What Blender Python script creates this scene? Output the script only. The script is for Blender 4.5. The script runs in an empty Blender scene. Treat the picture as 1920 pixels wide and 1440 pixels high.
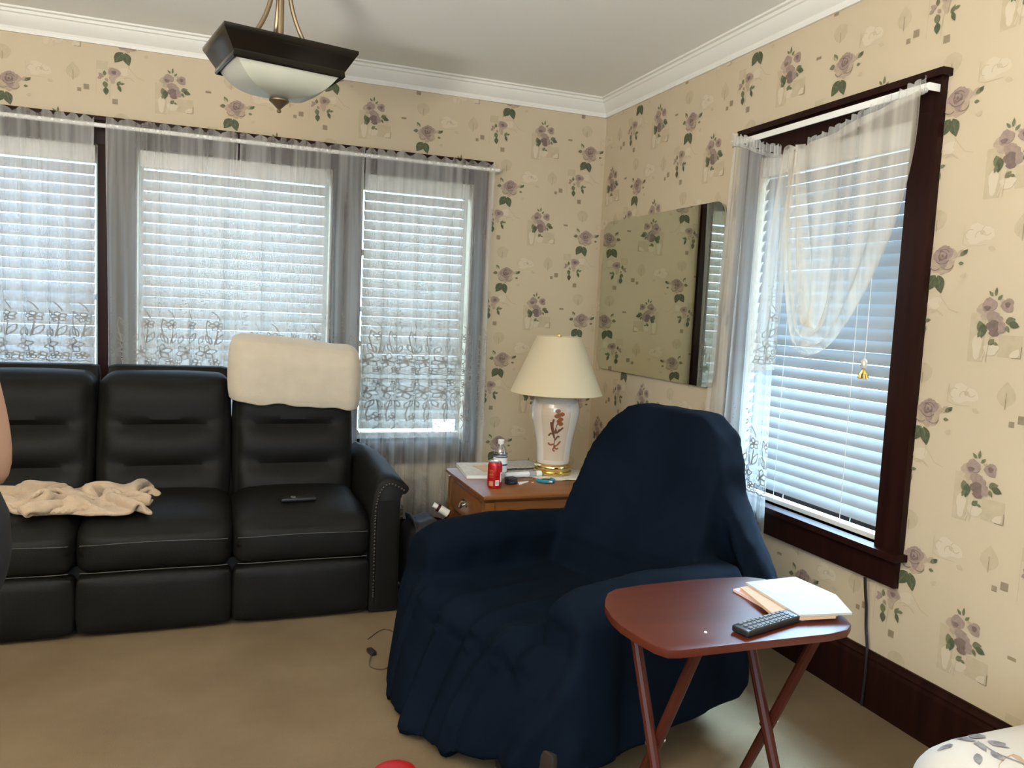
import bpy, bmesh, math, random
import numpy as np
from mathutils import Vector, Matrix, noise as mnoise
sc = bpy.context.scene
COL = sc.collection
PI = math.pi
sin, cos = math.sin, math.cos
V = Vector

# ------------------------------------------------------------------ helpers
def tag(o, label=None, cat=None, group=None, kind=None):
    if label: o['label'] = label
    if cat: o['category'] = cat
    if group: o['group'] = group
    if kind: o['kind'] = kind
    return o

def thing(name, label, cat, loc=(0, 0, 0), rz=0.0, group=None):
    o = bpy.data.objects.new(name, None)
    o.empty_display_size = 0.05
    COL.objects.link(o)
    o.location = loc
    o.rotation_euler = (0, 0, rz)
    return tag(o, label, cat, group)

class MB:
    """collects shapes, then links them as ONE mesh object"""
    def __init__(s):
        s.v = []; s.f = []; s.m = []
    def add(s, verts, faces, mi=0):
        b = len(s.v)
        s.v += [tuple(p) for p in verts]
        s.f += [tuple(i + b for i in f) for f in faces]
        s.m += [mi] * len(faces)
        return s
    def box(s, x0, x1, y0, y1, z0, z1, mi=0):
        vs = [(x, y, z) for z in (z0, z1) for y in (y0, y1) for x in (x0, x1)]
        return s.add(vs, [(0, 2, 3, 1), (4, 5, 7, 6), (0, 1, 5, 4), (2, 6, 7, 3), (0, 4, 6, 2), (1, 3, 7, 5)], mi)
    def tube(s, pts, r, n=10, mi=0, cap=True):
        pts = [V(p) for p in pts]
        rs = r if isinstance(r, (list, tuple)) else [r] * len(pts)
        b = []; up = None
        for i, p in enumerate(pts):
            t = (pts[min(i + 1, len(pts) - 1)] - pts[max(i - 1, 0)]).normalized()
            if up is None:
                up = V((0, 0, 1)) if abs(t.z) < .9 else V((1, 0, 0))
            a = (up - t * up.dot(t)).normalized(); c = t.cross(a); up = a
            b.append([p + (a * cos(k * 2 * PI / n) + c * sin(k * 2 * PI / n)) * rs[i] for k in range(n)])
        vs = [q for ring in b for q in ring]; fs = []
        for i in range(len(pts) - 1):
            for k in range(n):
                k2 = (k + 1) % n
                fs.append((i * n + k, i * n + k2, (i + 1) * n + k2, (i + 1) * n + k))
        if cap:
            fs.append(tuple(range(n))[::-1]); fs.append(tuple((len(pts) - 1) * n + k for k in range(n)))
        return s.add(vs, fs, mi)
    def lathe(s, prof, c=(0, 0, 0), n=48, mi=0, cap=True, rf=None):
        vs = []; fs = []
        for r, z in prof:
            for k in range(n):
                a = 2 * PI * k / n
                q = r * (rf(a, z) if rf else 1)
                vs.append((c[0] + q * cos(a), c[1] + q * sin(a), c[2] + z))
        for i in range(len(prof) - 1):
            for k in range(n):
                k2 = (k + 1) % n
                fs.append((i * n + k, i * n + k2, (i + 1) * n + k2, (i + 1) * n + k))
        if cap:
            fs.append(tuple(range(n))[::-1]); fs.append(tuple((len(prof) - 1) * n + k for k in range(n)))
        return s.add(vs, fs, mi)
    def grid(s, fn, nu, nv, mi=0):
        vs = [fn(i / nu, j / nv) for j in range(nv + 1) for i in range(nu + 1)]
        w = nu + 1
        fs = [(j * w + i, j * w + i + 1, (j + 1) * w + i + 1, (j + 1) * w + i) for j in range(nv) for i in range(nu)]
        return s.add(vs, fs, mi)
    def prism(s, poly, z0, z1, mi=0):
        n = len(poly)
        vs = [(x, y, z0) for x, y in poly] + [(x, y, z1) for x, y in poly]
        fs = [tuple(range(n))[::-1], tuple(range(n, 2 * n))] + [(i, (i + 1) % n, n + (i + 1) % n, n + i) for i in range(n)]
        return s.add(vs, fs, mi)
    def rbox(s, c, size, r, seg=10, puff=0.0, mi=0, fn=None, rot=None):
        """rounded, optionally puffed box; fn deforms a local point"""
        hx, hy, hz = [d / 2 for d in size]
        r = min(r, hx, hy, hz)
        bm = bmesh.new(); bmesh.ops.create_cube(bm, size=2)
        bmesh.ops.subdivide_edges(bm, edges=bm.edges[:], cuts=seg, use_grid_fill=True)
        vs = []
        for v in bm.verts:
            # cluster samples to the rounded rim
            q = V([math.copysign(abs(t) ** .8, t) for t in v.co])
            p = V((q.x * hx, q.y * hy, q.z * hz))
            core = V((max(-hx + r, min(hx - r, p.x)), max(-hy + r, min(hy - r, p.y)), max(-hz + r, min(hz - r, p.z))))
            d = p - core
            if d.length > 1e-9:
                p = core + d.normalized() * r
            if puff:
                e = (1 - q.x ** 2), (1 - q.y ** 2), (1 - q.z ** 2)
                p = p + V((math.copysign(puff * e[1] * e[2], q.x) * abs(q.x) ** 3, math.copysign(puff * e[0] * e[2], q.y) * abs(q.y) ** 3,
                           math.copysign(puff * e[0] * e[1], q.z) * abs(q.z) ** 3))
            if fn: p = V(fn(p, q))
            if rot: p = rot @ p
            vs.append(p + V(c))
        fs = [tuple(v.index for v in f.verts) for f in bm.faces]
        bm.free()
        return s.add(vs, fs, mi)
    def build(s, name, mats, parent=None, smooth=True, bevel=0, loc=None, rz=None, auto=35, weld=True):
        me = bpy.data.meshes.new(name)
        me.from_pydata(s.v, [], s.f)
        mats = mats if isinstance(mats, (list, tuple)) else [mats]
        for m in mats: me.materials.append(m)
        if len(mats) > 1: me.polygons.foreach_set('material_index', s.m)
        bm = bmesh.new(); bm.from_mesh(me)
        if weld:
            bmesh.ops.remove_doubles(bm, verts=bm.verts[:], dist=1e-6)
            bmesh.ops.recalc_face_normals(bm, faces=bm.faces[:])
        if bevel:
            es = [e for e in bm.edges if len(e.link_faces) == 2 and e.calc_face_angle(0) > .6]
            bmesh.ops.bevel(bm, geom=es, offset=bevel, segments=2, profile=.7, affect='EDGES', clamp_overlap=True)
        if smooth:
            for f in bm.faces: f.smooth = True
            for e in bm.edges:
                if len(e.link_faces) == 2 and e.calc_face_angle(0) > math.radians(auto): e.smooth = False
        bm.to_mesh(me); bm.free()
        o = bpy.data.objects.new(name, me); COL.objects.link(o)
        if parent: o.parent = parent
        if loc is not None: o.location = loc
        if rz is not None: o.rotation_euler = (0, 0, rz)
        return o

def mesh_obj(name, me, mat, parent=None):
    me.name = name
    me.materials.clear(); me.materials.append(mat)
    o = bpy.data.objects.new(name, me); COL.objects.link(o)
    if parent: o.parent = parent
    return o

def hull(points):
    bm = bmesh.new()
    for p in points: bm.verts.new(p)
    r = bmesh.ops.convex_hull(bm, input=bm.verts[:])
    bad = [g for g in set(r['geom_interior'] + r['geom_unused']) if isinstance(g, bmesh.types.BMVert)]
    bmesh.ops.delete(bm, geom=bad, context='VERTS')
    bm.verts.index_update()
    d = [v.co.copy() for v in bm.verts], [tuple(v.index for v in f.verts) for f in bm.faces]
    bm.free(); return d

def evaluated(me, mods):
    """mesh after a stack of modifiers, with no modifier left behind"""
    o = bpy.data.objects.new('tmp', me); COL.objects.link(o)
    for typ, kw in mods:
        m = o.modifiers.new(typ, typ)
        for k, v in kw.items(): setattr(m, k, v)
    dg = bpy.context.evaluated_depsgraph_get(); dg.update()
    out = bpy.data.meshes.new_from_object(o.evaluated_get(dg))
    bpy.data.objects.remove(o)
    return out

def skinned(verts, edges, radii, root=0, sub=2):
    me = bpy.data.meshes.new('skel')
    me.from_pydata(verts, edges, [])
    o = bpy.data.objects.new('tmp', me); COL.objects.link(o)
    o.modifiers.new('s', 'SKIN').use_smooth_shade = True
    m = o.modifiers.new('u', 'SUBSURF'); m.levels = sub; m.render_levels = sub
    sv = me.skin_vertices[0].data
    for i, r in enumerate(radii):
        sv[i].radius = (r, r) if not isinstance(r, tuple) else r
        sv[i].use_root = (i == root)
    dg = bpy.context.evaluated_depsgraph_get(); dg.update()
    out = bpy.data.meshes.new_from_object(o.evaluated_get(dg))
    bpy.data.objects.remove(o)
    for p in out.polygons: p.use_smooth = True
    return out

def nz(x, y=0.0, z=0.0):
    return mnoise.noise(V((x, y, z)))

# ------------------------------------------------------------------ materials
def s2l(c):
    c /= 255.0
    return c / 12.92 if c <= .04045 else ((c + .055) / 1.055) ** 2.4
def rgb(r, g, b): return (s2l(r), s2l(g), s2l(b), 1)

def mat(name, col, rough=.6, metal=0.0, spec=.5, noise=None, bump=None, coat=0, trans=0, sheen=0):
    """noise = (scale, second colour, contrast); bump = (scale, strength)"""
    m = bpy.data.materials.new(name); m.use_nodes = True
    nt = m.node_tree; b = nt.nodes['Principled BSDF']
    b.inputs['Base Color'].default_value = col
    b.inputs['Roughness'].default_value = rough
    b.inputs['Metallic'].default_value = metal
    b.inputs['Specular IOR Level'].default_value = spec
    b.inputs['Coat Weight'].default_value = coat
    b.inputs['Transmission Weight'].default_value = trans
    b.inputs['Sheen Weight'].default_value = sheen
    tc = nt.nodes.new('ShaderNodeTexCoord')
    if noise:
        sc_, col2, con = noise
        n = nt.nodes.new('ShaderNodeTexNoise'); n.inputs['Detail'].default_value = 6
        if isinstance(sc_, tuple):
            mp = nt.nodes.new('ShaderNodeMapping'); mp.inputs['Scale'].default_value = sc_
            nt.links.new(tc.outputs['Object'], mp.inputs[0]); nt.links.new(mp.outputs[0], n.inputs['Vector']); n.inputs['Scale'].default_value = 1
        else:
            nt.links.new(tc.outputs['Object'], n.inputs['Vector']); n.inputs['Scale'].default_value = sc_
        r = nt.nodes.new('ShaderNodeValToRGB')
        r.color_ramp.elements[0].position = .5 - con; r.color_ramp.elements[1].position = .5 + con
        r.color_ramp.elements[0].color = col; r.color_ramp.elements[1].color = col2
        nt.links.new(n.outputs['Fac'], r.inputs[0]); nt.links.new(r.outputs[0], b.inputs['Base Color'])
    if bump:
        n = nt.nodes.new('ShaderNodeTexNoise'); n.inputs['Scale'].default_value = bump[0]; n.inputs['Detail'].default_value = 5
        nt.links.new(tc.outputs['Object'], n.inputs['Vector'])
        bp = nt.nodes.new('ShaderNodeBump'); bp.inputs['Strength'].default_value = bump[1]; bp.inputs['Distance'].default_value = .01
        nt.links.new(n.outputs['Fac'], bp.inputs['Height']); nt.links.new(bp.outputs[0], b.inputs['Normal'])
    return m

def sheet_mat(name, col, opacity, transl=.5, streak=0):
    """woven sheet: partly open weave, partly diffuse, partly translucent"""
    m = bpy.data.materials.new(name); m.use_nodes = True
    nt = m.node_tree; nt.nodes.clear()
    out = nt.nodes.new('ShaderNodeOutputMaterial')
    d = nt.nodes.new('ShaderNodeBsdfDiffuse'); d.inputs[0].default_value = col
    t = nt.nodes.new('ShaderNodeBsdfTranslucent'); t.inputs[0].default_value = col
    a = nt.nodes.new('ShaderNodeMixShader'); a.inputs[0].default_value = transl
    nt.links.new(d.outputs[0], a.inputs[1]); nt.links.new(t.outputs[0], a.inputs[2])
    if opacity >= 1:
        nt.links.new(a.outputs[0], out.inputs[0]); return m
    tr = nt.nodes.new('ShaderNodeBsdfTransparent')
    c = nt.nodes.new('ShaderNodeMixShader'); c.inputs[0].default_value = opacity
    nt.links.new(tr.outputs[0], c.inputs[1]); nt.links.new(a.outputs[0], c.inputs[2]); nt.links.new(c.outputs[0], out.inputs[0])
    if streak:      # gathered cloth: denser and thinner strips running down the panel
        tc = nt.nodes.new('ShaderNodeTexCoord'); mp = nt.nodes.new('ShaderNodeMapping'); mp.inputs['Scale'].default_value = (26, 26, .10)
        n = nt.nodes.new('ShaderNodeTexNoise'); n.inputs['Scale'].default_value = 1; n.inputs['Detail'].default_value = 1.5
        r = nt.nodes.new('ShaderNodeMapRange'); r.inputs[1].default_value = .33; r.inputs[2].default_value = .67
        r.inputs[3].default_value = opacity - streak; r.inputs[4].default_value = opacity + streak
        nt.links.new(tc.outputs['Object'], mp.inputs[0]); nt.links.new(mp.outputs[0], n.inputs['Vector']); nt.links.new(n.outputs['Fac'], r.inputs[0]); nt.links.new(r.outputs[0], c.inputs[0])
    return m

def pane_mat(name, col=(1, 1, 1, 1), gloss=.07):
    m = bpy.data.materials.new(name); m.use_nodes = True
    nt = m.node_tree; nt.nodes.clear()
    out = nt.nodes.new('ShaderNodeOutputMaterial')
    tr = nt.nodes.new('ShaderNodeBsdfTransparent'); tr.inputs[0].default_value = col
    g = nt.nodes.new('ShaderNodeBsdfGlossy'); g.inputs['Roughness'].default_value = .02
    c = nt.nodes.new('ShaderNodeMixShader'); c.inputs[0].default_value = gloss
    nt.links.new(tr.outputs[0], c.inputs[1]); nt.links.new(g.outputs[0], c.inputs[2]); nt.links.new(c.outputs[0], out.inputs[0])
    return m

M = {}
M['paper'] = mat('wallpaper_cream', (.57, .465, .315, 1), .75, noise=((3, 3, .6), (.54, .435, .29, 1), .25), bump=(260, .06))
M['p_mauve'] = mat('print_mauve', (.265, .20, .168, 1), .75, noise=(75, (.38, .265, .205, 1), .22))
M['p_dark'] = mat('print_dark_mauve', (.15, .106, .09, 1), .75, noise=(80, (.23, .15, .115, 1), .2))
M['p_pale'] = mat('print_pale_mauve', (.38, .295, .215, 1), .75, noise=(60, (.47, .35, .235, 1), .2))
M['p_green'] = mat('print_green', (.115, .125, .055, 1), .75, noise=(90, (.19, .19, .10, 1), .2))
M['p_dgreen'] = mat('print_dark_green', (.062, .075, .032, 1), .75, noise=(90, (.11, .12, .06, 1), .2))
M['p_tan'] = mat('print_faint_tan', (.465, .375, .24, 1), .75, noise=(30, (.52, .42, .275, 1), .2))
M['p_cream'] = mat('print_pale_cream', (.60, .50, .355, 1), .75)
M['p_square'] = mat('print_square', (.25, .19, .115, 1), .75, noise=(80, (.31, .24, .15, 1), .2))
WALLM = [M[k] for k in ('paper', 'p_mauve', 'p_dark', 'p_pale', 'p_green', 'p_dgreen', 'p_tan', 'p_cream', 'p_square')]
M['plain'] = mat('plain_wall_paint', (.56, .48, .36, 1), .8)
M['ceiling'] = mat('ceiling_paint', (.86, .84, .78, 1), .8, bump=(40, .03))
M['crown'] = mat('crown_paint', (.78, .75, .67, 1), .5)
M['carpet'] = mat('carpet', (.20, .146, .086, 1), .95, spec=.1, noise=(2.6, (.155, .11, .062, 1), .2), bump=(420, .35))
M['darkwood'] = mat('dark_wood', (.010, .0030, .0021, 1), .42, spec=.12, noise=((2, 30, 2), (.026, .0075, .005, 1), .25))
M['darkwoodv'] = mat('dark_wood_upright', (.010, .0030, .0021, 1), .42, spec=.12, noise=((30, 30, 2), (.026, .0075, .005, 1), .25))
M['sash'] = mat('sash_paint', (.62, .62, .60, 1), .5)
M['glass'] = pane_mat('window_glass')
M['slat'] = sheet_mat('blind_vinyl', (.54, .54, .54, 1), 1, .09)
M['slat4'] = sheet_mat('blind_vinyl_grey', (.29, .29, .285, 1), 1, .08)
M['slat2'] = sheet_mat('blind_vinyl_warm_cast', (.55, .53, .49, 1), 1, .09)  # warm cast of the light put into the middle blind's colour
M['slat3'] = sheet_mat('blind_vinyl_warmer_cast', (.55, .52, .46, 1), 1, .09)  # same warm cast painted in, a little stronger, for the corner blind
M['rail'] = mat('blind_rail', (.72, .70, .64, 1), .45)
M['cordw'] = mat('white_cord', (.7, .69, .64, 1), .8)
M['sheer'] = sheet_mat('sheer_voile', (.78, .765, .72, 1), .40, .42, .14)
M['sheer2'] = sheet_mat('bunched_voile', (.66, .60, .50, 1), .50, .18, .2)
M['lace'] = sheet_mat('embroidery', (.34, .33, .305, 1), .92, .06)
M['rod'] = mat('white_rod', (.78, .76, .70, 1), .4)
M['leather'] = mat('black_leather', (.0065, .006, .005, 1), .52, spec=.14, noise=(9, (.009, .0085, .007, 1), .2), bump=(150, .12))
M['thread'] = mat('grey_thread', (.075, .07, .058, 1), .7)
M['nail'] = mat('dark_nailhead', (.10, .085, .06, 1), .35, .8)
M['navy'] = mat('navy_cloth', (.0023, .0046, .0092, 1), .9, spec=.05, noise=(5, (.0036, .0070, .0138, 1), .2), bump=(500, .1))
M['base'] = mat('brown_chair_base', (.022, .015, .011, 1), .5)
M['tray'] = mat('tray_mahogany', (.080, .0145, .0065, 1), .34, spec=.32, noise=((3, 26, 3), (.058, .0105, .005, 1), .2))
M['leg'] = mat('tray_leg_wood', (.060, .0105, .005, 1), .4, spec=.25, noise=((20, 20, 3), (.05, .01, .005, 1), .2))
M['oak'] = mat('honey_oak', (.22, .085, .022, 1), .32, noise=((3, 24, 24), (.16, .055, .014, 1), .2), coat=.2)
M['brass'] = mat('polished_brass', (.75, .55, .22, 1), .15, 1)
M['pewter'] = mat('antique_pull', (.28, .25, .20, 1), .3, 1)
M['porcelain'] = mat('pearl_porcelain', (.66, .60, .52, 1), .12, coat=.6, noise=(6, (.60, .53, .44, 1), .2))
M['panel'] = mat('peach_panel', (.56, .45, .34, 1), .14, coat=.6)
M['rust'] = mat('rust_paint', (.22, .075, .022, 1), .4)
M['rust2'] = mat('brown_paint', (.12, .05, .025, 1), .4)
M['shade'] = sheet_mat('lamp_shade_cream', (.72, .62, .42, 1), 1, .25)
M['red'] = mat('red_can', (.42, .008, .012, 1), .28, .25)
M['alu'] = mat('aluminium', (.7, .7, .7, 1), .25, 1)
M['white'] = mat('white_paint', (.75, .74, .70, 1), .5)
M['blackp'] = mat('black_plastic', (.012, .012, .013, 1), .35)
M['greyp'] = mat('grey_key', (.12, .12, .12, 1), .5)
M['gold'] = mat('gold_patch', (.55, .25, .12, 1), .4, .3)
M['pet'] = pane_mat('clear_plastic', (.93, .95, .96, 1), .14)
M['water'] = pane_mat('water', (.90, .93, .95, 1), .05)
M['blue'] = mat('dark_blue_stripe', (.02, .03, .09, 1), .5)
M['teal'] = mat('teal_plastic', (.01, .20, .28, 1), .35)
M['page'] = mat('printed_page', (.60, .56, .48, 1), .7, noise=(45, (.50, .46, .40, 1), .12))
M['envelope'] = mat('white_envelope', (.43, .41, .37, 1), .6)
M['manila'] = mat('manila_envelope', (.55, .36, .22, 1), .65)
M['pinkp'] = mat('pink_envelope', (.62, .42, .40, 1), .65)
M['news'] = mat('newsprint', (.42, .37, .30, 1), .8, noise=(70, (.30, .27, .22, 1), .15))
M['newsd'] = mat('newsprint_dark', (.07, .06, .05, 1), .8, noise=(60, (.20, .18, .15, 1), .2))
M['doily'] = mat('cream_doily', (.62, .56, .44, 1), .8, noise=(120, (.45, .40, .30, 1), .12))
M['band'] = mat('grey_band', (.30, .30, .29, 1), .6)
M['fleece'] = mat('beige_fleece', (.52, .40, .28, 1), .95, spec=.1, noise=(30, (.46, .34, .23, 1), .2), bump=(300, .4), sheen=.2)
M['cream'] = mat('cream_blanket', (.58, .50, .38, 1), .95, spec=.1, noise=(12, (.53, .45, .34, 1), .2), bump=(260, .3), sheen=.2)
M['mirror'] = mat('old_mirror', (.63, .65, .55, 1), .012, 1, noise=(3, (.60, .62, .52, 1), .3))
M['medge'] = mat('mirror_edge', (.35, .38, .33, 1), .2, .6)
M['bronze'] = mat('dark_bronze', (.010, .008, .006, 1), .16, .6)
M['bronze2'] = mat('brushed_bronze', (.20, .145, .085, 1), .4, .75)
M['alab'] = mat('alabaster_glass', (.42, .415, .33, 1), .35, noise=(9, (.38, .375, .30, 1), .25), coat=.2)
M['cable'] = mat('black_cable', (.012, .010, .010, 1), .5)
M['clearcable'] = mat('brown_thin_cable', (.10, .065, .03, 1), .5)
M['ott'] = mat('cream_upholstery', (.54, .50, .44, 1), .85, bump=(350, .12))
M['ink'] = mat('grey_print', (.13, .125, .13, 1), .85, noise=(60, (.28, .27, .27, 1), .2))
M['inkb'] = mat('brown_print', (.40, .28, .18, 1), .85)
M['crystal'] = mat('crystal_bead', (.65, .6, .5, 1), .05, .3, coat=.5)
M['skin'] = mat('skin', (.50, .30, .21, 1), .55)
M['shirt'] = mat('navy_shirt', (.006, .007, .013, 1), .85)
M['pants'] = mat('black_trousers', (.007, .006, .007, 1), .85)
M['hair'] = mat('brown_hair', (.05, .03, .018, 1), .6)
M['shoe'] = mat('dark_shoe', (.02, .018, .016, 1), .5)
M['eye'] = mat('eye_white', (.75, .73, .7, 1), .2)
M['lip'] = mat('lip', (.40, .16, .14, 1), .5)
M['redpl'] = mat('red_plastic', (.34, .004, .004, 1), .45)
M['soil'] = mat('outdoor_ground', (.55, .50, .40, 1), .9)
M['siding'] = mat('tan_siding', (.50, .40, .26, 1), .8)
M['soffit'] = mat('porch_soffit', (.52, .42, .28, 1), .8)
M['bagm'] = mat('dark_bag', (.012, .010, .012, 1), .7)
M['brownb'] = mat('brown_bottle', (.05, .016, .008, 1), .15)

# ------------------------------------------------------------------ camera
F, C0 = 1484.3778, V((-2.2566, -4.5442, 1.3747))
yaw, pitch, roll = .3601, -.0907, .0475
fw = V((sin(yaw) * cos(pitch), cos(yaw) * cos(pitch), sin(pitch)))
r0 = V((cos(yaw), -sin(yaw), 0)); u0 = r0.cross(fw)
rt = r0 * cos(roll) + u0 * sin(roll); up = u0 * cos(roll) - r0 * sin(roll)
cam = bpy.data.cameras.new('camera'); co = bpy.data.objects.new('camera', cam); COL.objects.link(co)
co.matrix_world = Matrix(((rt.x, up.x, -fw.x, C0.x), (rt.y, up.y, -fw.y, C0.y), (rt.z, up.z, -fw.z, C0.z), (0, 0, 0, 1)))
cam.sensor_width = 36; cam.lens = F / 1920 * 36; cam.clip_start = .05
sc.camera = co

# ------------------------------------------------------------------ room shell
XL, YB, ZC, TH = -4.5, -6.8, 2.70, .17
CROWN = 2.60
# openings  (a0, a1, z0, z1) along the wall
ZS, ZH = .585, 2.115
BW = [(-3.50, -2.825, ZS, ZH), (-2.643, -1.668, ZS, ZH), (-1.492, -.850, ZS, ZH)]
RW = [(-2.40, -1.545, .60, 2.11)]

def st(o, label, cat):
    return tag(o, label, cat, kind='structure')

st(MB().box(XL - .2, .2, YB - .2, .2, -.12, 0).build('floor', M['carpet'], smooth=False), 'beige wall-to-wall carpet floor', 'floor')
st(MB().box(XL - .2, .2, YB - .2, .2, ZC, ZC + .12).build('ceiling', M['ceiling'], smooth=False), 'plain off-white painted ceiling', 'ceiling')

# wallpaper print: flat shapes in the sheet's own plane (u right, v up), later mapped to the wall
class Print:
    def __init__(s): s.shapes = []
    def blob(s, x, y, rx, ry, mi, lay, ang=0, wob=.12, n=14, seed=0):
        ps = []
        for k in range(n):
            a = 2 * PI * k / n
            q = 1 + wob * sin(3 * a + seed) + wob * .6 * sin(5 * a + seed * 2.3)
            px, py = rx * q * cos(a), ry * q * sin(a)
            ps.append((x + px * cos(ang) - py * sin(ang), y + px * sin(ang) + py * cos(ang)))
        s.shapes.append((ps, mi, lay)); return s
    def leaf(s, x, y, l, w, ang, mi, lay, vein=None):
        ps = []
        for k in range(8):
            t = k / 7; ps.append((l * t, w * .5 * sin(PI * t ** .8)))
        for k in range(6, 0, -1):
            t = k / 7; ps.append((l * t, -w * .5 * sin(PI * t ** .8)))
        s.shapes.append(([(x + a * cos(ang) - b * sin(ang), y + a * sin(ang) + b * cos(ang)) for a, b in ps], mi, lay))
        if vein is not None: s.line([(x, y), (x + l * .85 * cos(ang), y + l * .85 * sin(ang))], .0022, vein, lay + 1)
        return s
    def line(s, pts, w, mi, lay):
        for (a, b), (c, d) in zip(pts, pts[1:]):
            L = math.hypot(c - a, d - b) or 1; nx, ny = -(d - b) / L * w / 2, (c - a) / L * w / 2
            s.shapes.append(([(a + nx, b + ny), (a - nx, b - ny), (c - nx, d - ny), (c + nx, d + ny)], mi, lay))
        return s
    def rect(s, x0, x1, y0, y1, mi, lay):
        s.shapes.append(([(x0, y0), (x1, y0), (x1, y1), (x0, y1)], mi, lay)); return s

def motif():
    P = Print()
    def c(X, Y): return (X - 240) / 1795, -(Y - 300 - .08 * (X - 240)) / 2029
    MA, DK, PL, GR, DG, TN, CR, SQ = range(1, 9)
    # A: the large rose with two dark leaves
    for (X, Y, a, l, w) in ((205, 400, 4.1, .066, .044), (222, 402, 5.0, .064, .040)):
        x, y = c(X, Y); P.leaf(x, y, l, w, a, DG, 2, GR)
    x, y = c(190, 410); P.leaf(x, y, .044, .03, 3.85, GR, 1)
    for k, (X, Y, rx, ry) in enumerate(((200, 345, .022, .017), (285, 350, .024, .017), (245, 355, .025, .016), (180, 290, .018, .02), (305, 275, .019, .02))):
        x, y = c(X, Y); P.blob(x, y, rx, ry, PL, 2, k * .7, .1, 14, k)
    for k, (X, Y, rx, ry) in enumerate(((215, 270, .022, .022), (275, 262, .023, .021), (245, 310, .028, .018), (247, 240, .022, .016))):
        x, y = c(X, Y); P.blob(x, y, rx, ry, MA, 3, k, .1, 14, k + 4)
    x, y = c(243, 276); P.blob(x, y, .018, .017, DK, 4, 0, .15, 12, 2)
    x, y = c(246, 270); P.blob(x, y, .0115, .011, MA, 5, 0, .15, 12, 1)
    x, y = c(244, 278); P.blob(x, y, .0055, .006, DK, 6, 0, .1, 10, 3)
    for a0, a1, r, X, Y in ((3.4, 5.9, .027, 245, 290), (3.3, 5.6, .021, 200, 335), (4.0, 6.2, .022, 285, 340), (.3, 2.4, .023, 250, 268)):
        x, y = c(X, Y); P.line([(x + r * cos(a0 + (a1 - a0) * k / 6), y + .75 * r * sin(a0 + (a1 - a0) * k / 6)) for k in range(7)], .0025, DK, 6)
    for X, Y, l, w, a, m in ((345, 295, .03, .02, .9, PL), (360, 290, .034, .016, .55, GR), (385, 285, .02, .014, .9, DG), (355, 340, .02, .012, 0, GR), (165, 235, .034, .02, 2.1, GR),
                             (150, 270, .03, .02, 3.3, GR), (165, 240, .026, .010, 2.25, TN), (135, 270, .014, .008, 3.4, DK)):
        x, y = c(X, Y); P.leaf(x, y, l, w, a, m, 2)
    x, y = c(395, 425); P.blob(x, y, .011, .008, TN, 2, .4)
    x, y = c(230, 480); P.line([(x, y), (x + .012, y - .035), (x + .008, y - .06)], .002, TN, 1)
    P.line([(x + .01, y - .03), (x + .05, y - .075), (x + .085, y - .085)], .004, TN, 1)
    P.line([(x - .045, y - .085), (x - .02, y - .075), (x + .012, y - .082)], .004, TN, 1)
    P.blob(x - .012, y - .055, .03, .02, CR, 0, .3)
    # faint pale flower
    x, y = c(470, 165)
    P.blob(x, y, .05, .03, CR, 0, 0, .16, 18, 2)
    for X, Y, a in ((410, 160, 1.0), (520, 150, 2.2), (480, 180, 0)):
        q, w = c(X, Y); P.line([(q + .018 * cos(a + t * .5), w + .016 * sin(a + t * .5)) for t in range(8)], .0028, TN, 1)
    q, w = c(490, 160); P.blob(q, w, .008, .008, TN, 1)
    P.line([(x - .055, y + .03), (x - .056, y - .03), (x - .03, y - .038), (x + .03, y - .036)], .0022, TN, 1)
    q, w = c(535, 260); P.leaf(q, w, .03, .017, -.35, TN, 1)
    # two faint leaves
    q, w = c(735, 165); P.leaf(q, w - .038, .082, .064, PI / 2, TN, 0); P.line([(q, w - .042), (q, w + .008)], .0022, SQ, 1)
    q, w = c(1125, 620); P.blob(q, w, .037, .034, TN, 0, 0, .03); P.line([(q, w - .038), (q, w)], .0022, SQ, 1)
    # squares and dash
    for X, Y, a in ((840, 310, .0125), (783, 340, .0088), (1070, 442, .0125)):
        q, w = c(X, Y); P.rect(q - a, q + a, w - a, w + a, SQ, 1)
    q, w = c(925, 737); P.rect(q - .014, q + .014, w - .0055, w + .0055, SQ, 1)
    # C: the small spray
    q, w = c(920, 45); P.line([(q + .055, w), (q, w), (q - .002, w - .165)], .0026, TN, 0)
    P.rect(q, q + .05, w - .04, w, TN, 0)
    q, w = c(1060, 155); P.blob(q, w, .03, .024, PL, 2, 0, .1, 14, 1); P.blob(q, w + .002, .026, .018, MA, 3, 0, .14, 14, 2); P.blob(q, w, .011, .009, DK, 4)
    for X, Y, l, w_, a, m in ((985, 245, .036, .024, 4.9, GR), (995, 305, .038, .025, 4.75, DG), (975, 205, .028, .018, 2.5, MA), (985, 190, .026, .016, 1.6, GR), (960, 205, .02, .015, 3.6, MA),
                              (1085, 285, .03, .016, 1.0, GR), (1095, 280, .034, .016, 5.1, DG), (1110, 265, .022, .012, .2, GR), (990, 215, .02, .014, 5.4, MA)):
        q, w = c(X, Y); P.leaf(q, w, l, w_, a, m, 3)
    q, w = c(1045, 190); P.line([(q, w), (q - .008, w - .05), (q - .012, w - .115)], .0024, TN, 1)
    q, w = c(1075, 225); P.blob(q - .015, w, .014, .022, PL, 1, .2)
    q, w = c(1140, 210); P.line([(q, w), (q + .025, w + .008), (q + .05, w - .01)], .005, TN, 1)
    # B: the bouquet in a faint corner frame
    q, w = c(470, 985)
    P.rect(q, q + .055, w, w + .155, TN, 0); P.blob(q + .03, w + .05, .016, .04, CR, 0.5)
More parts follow.
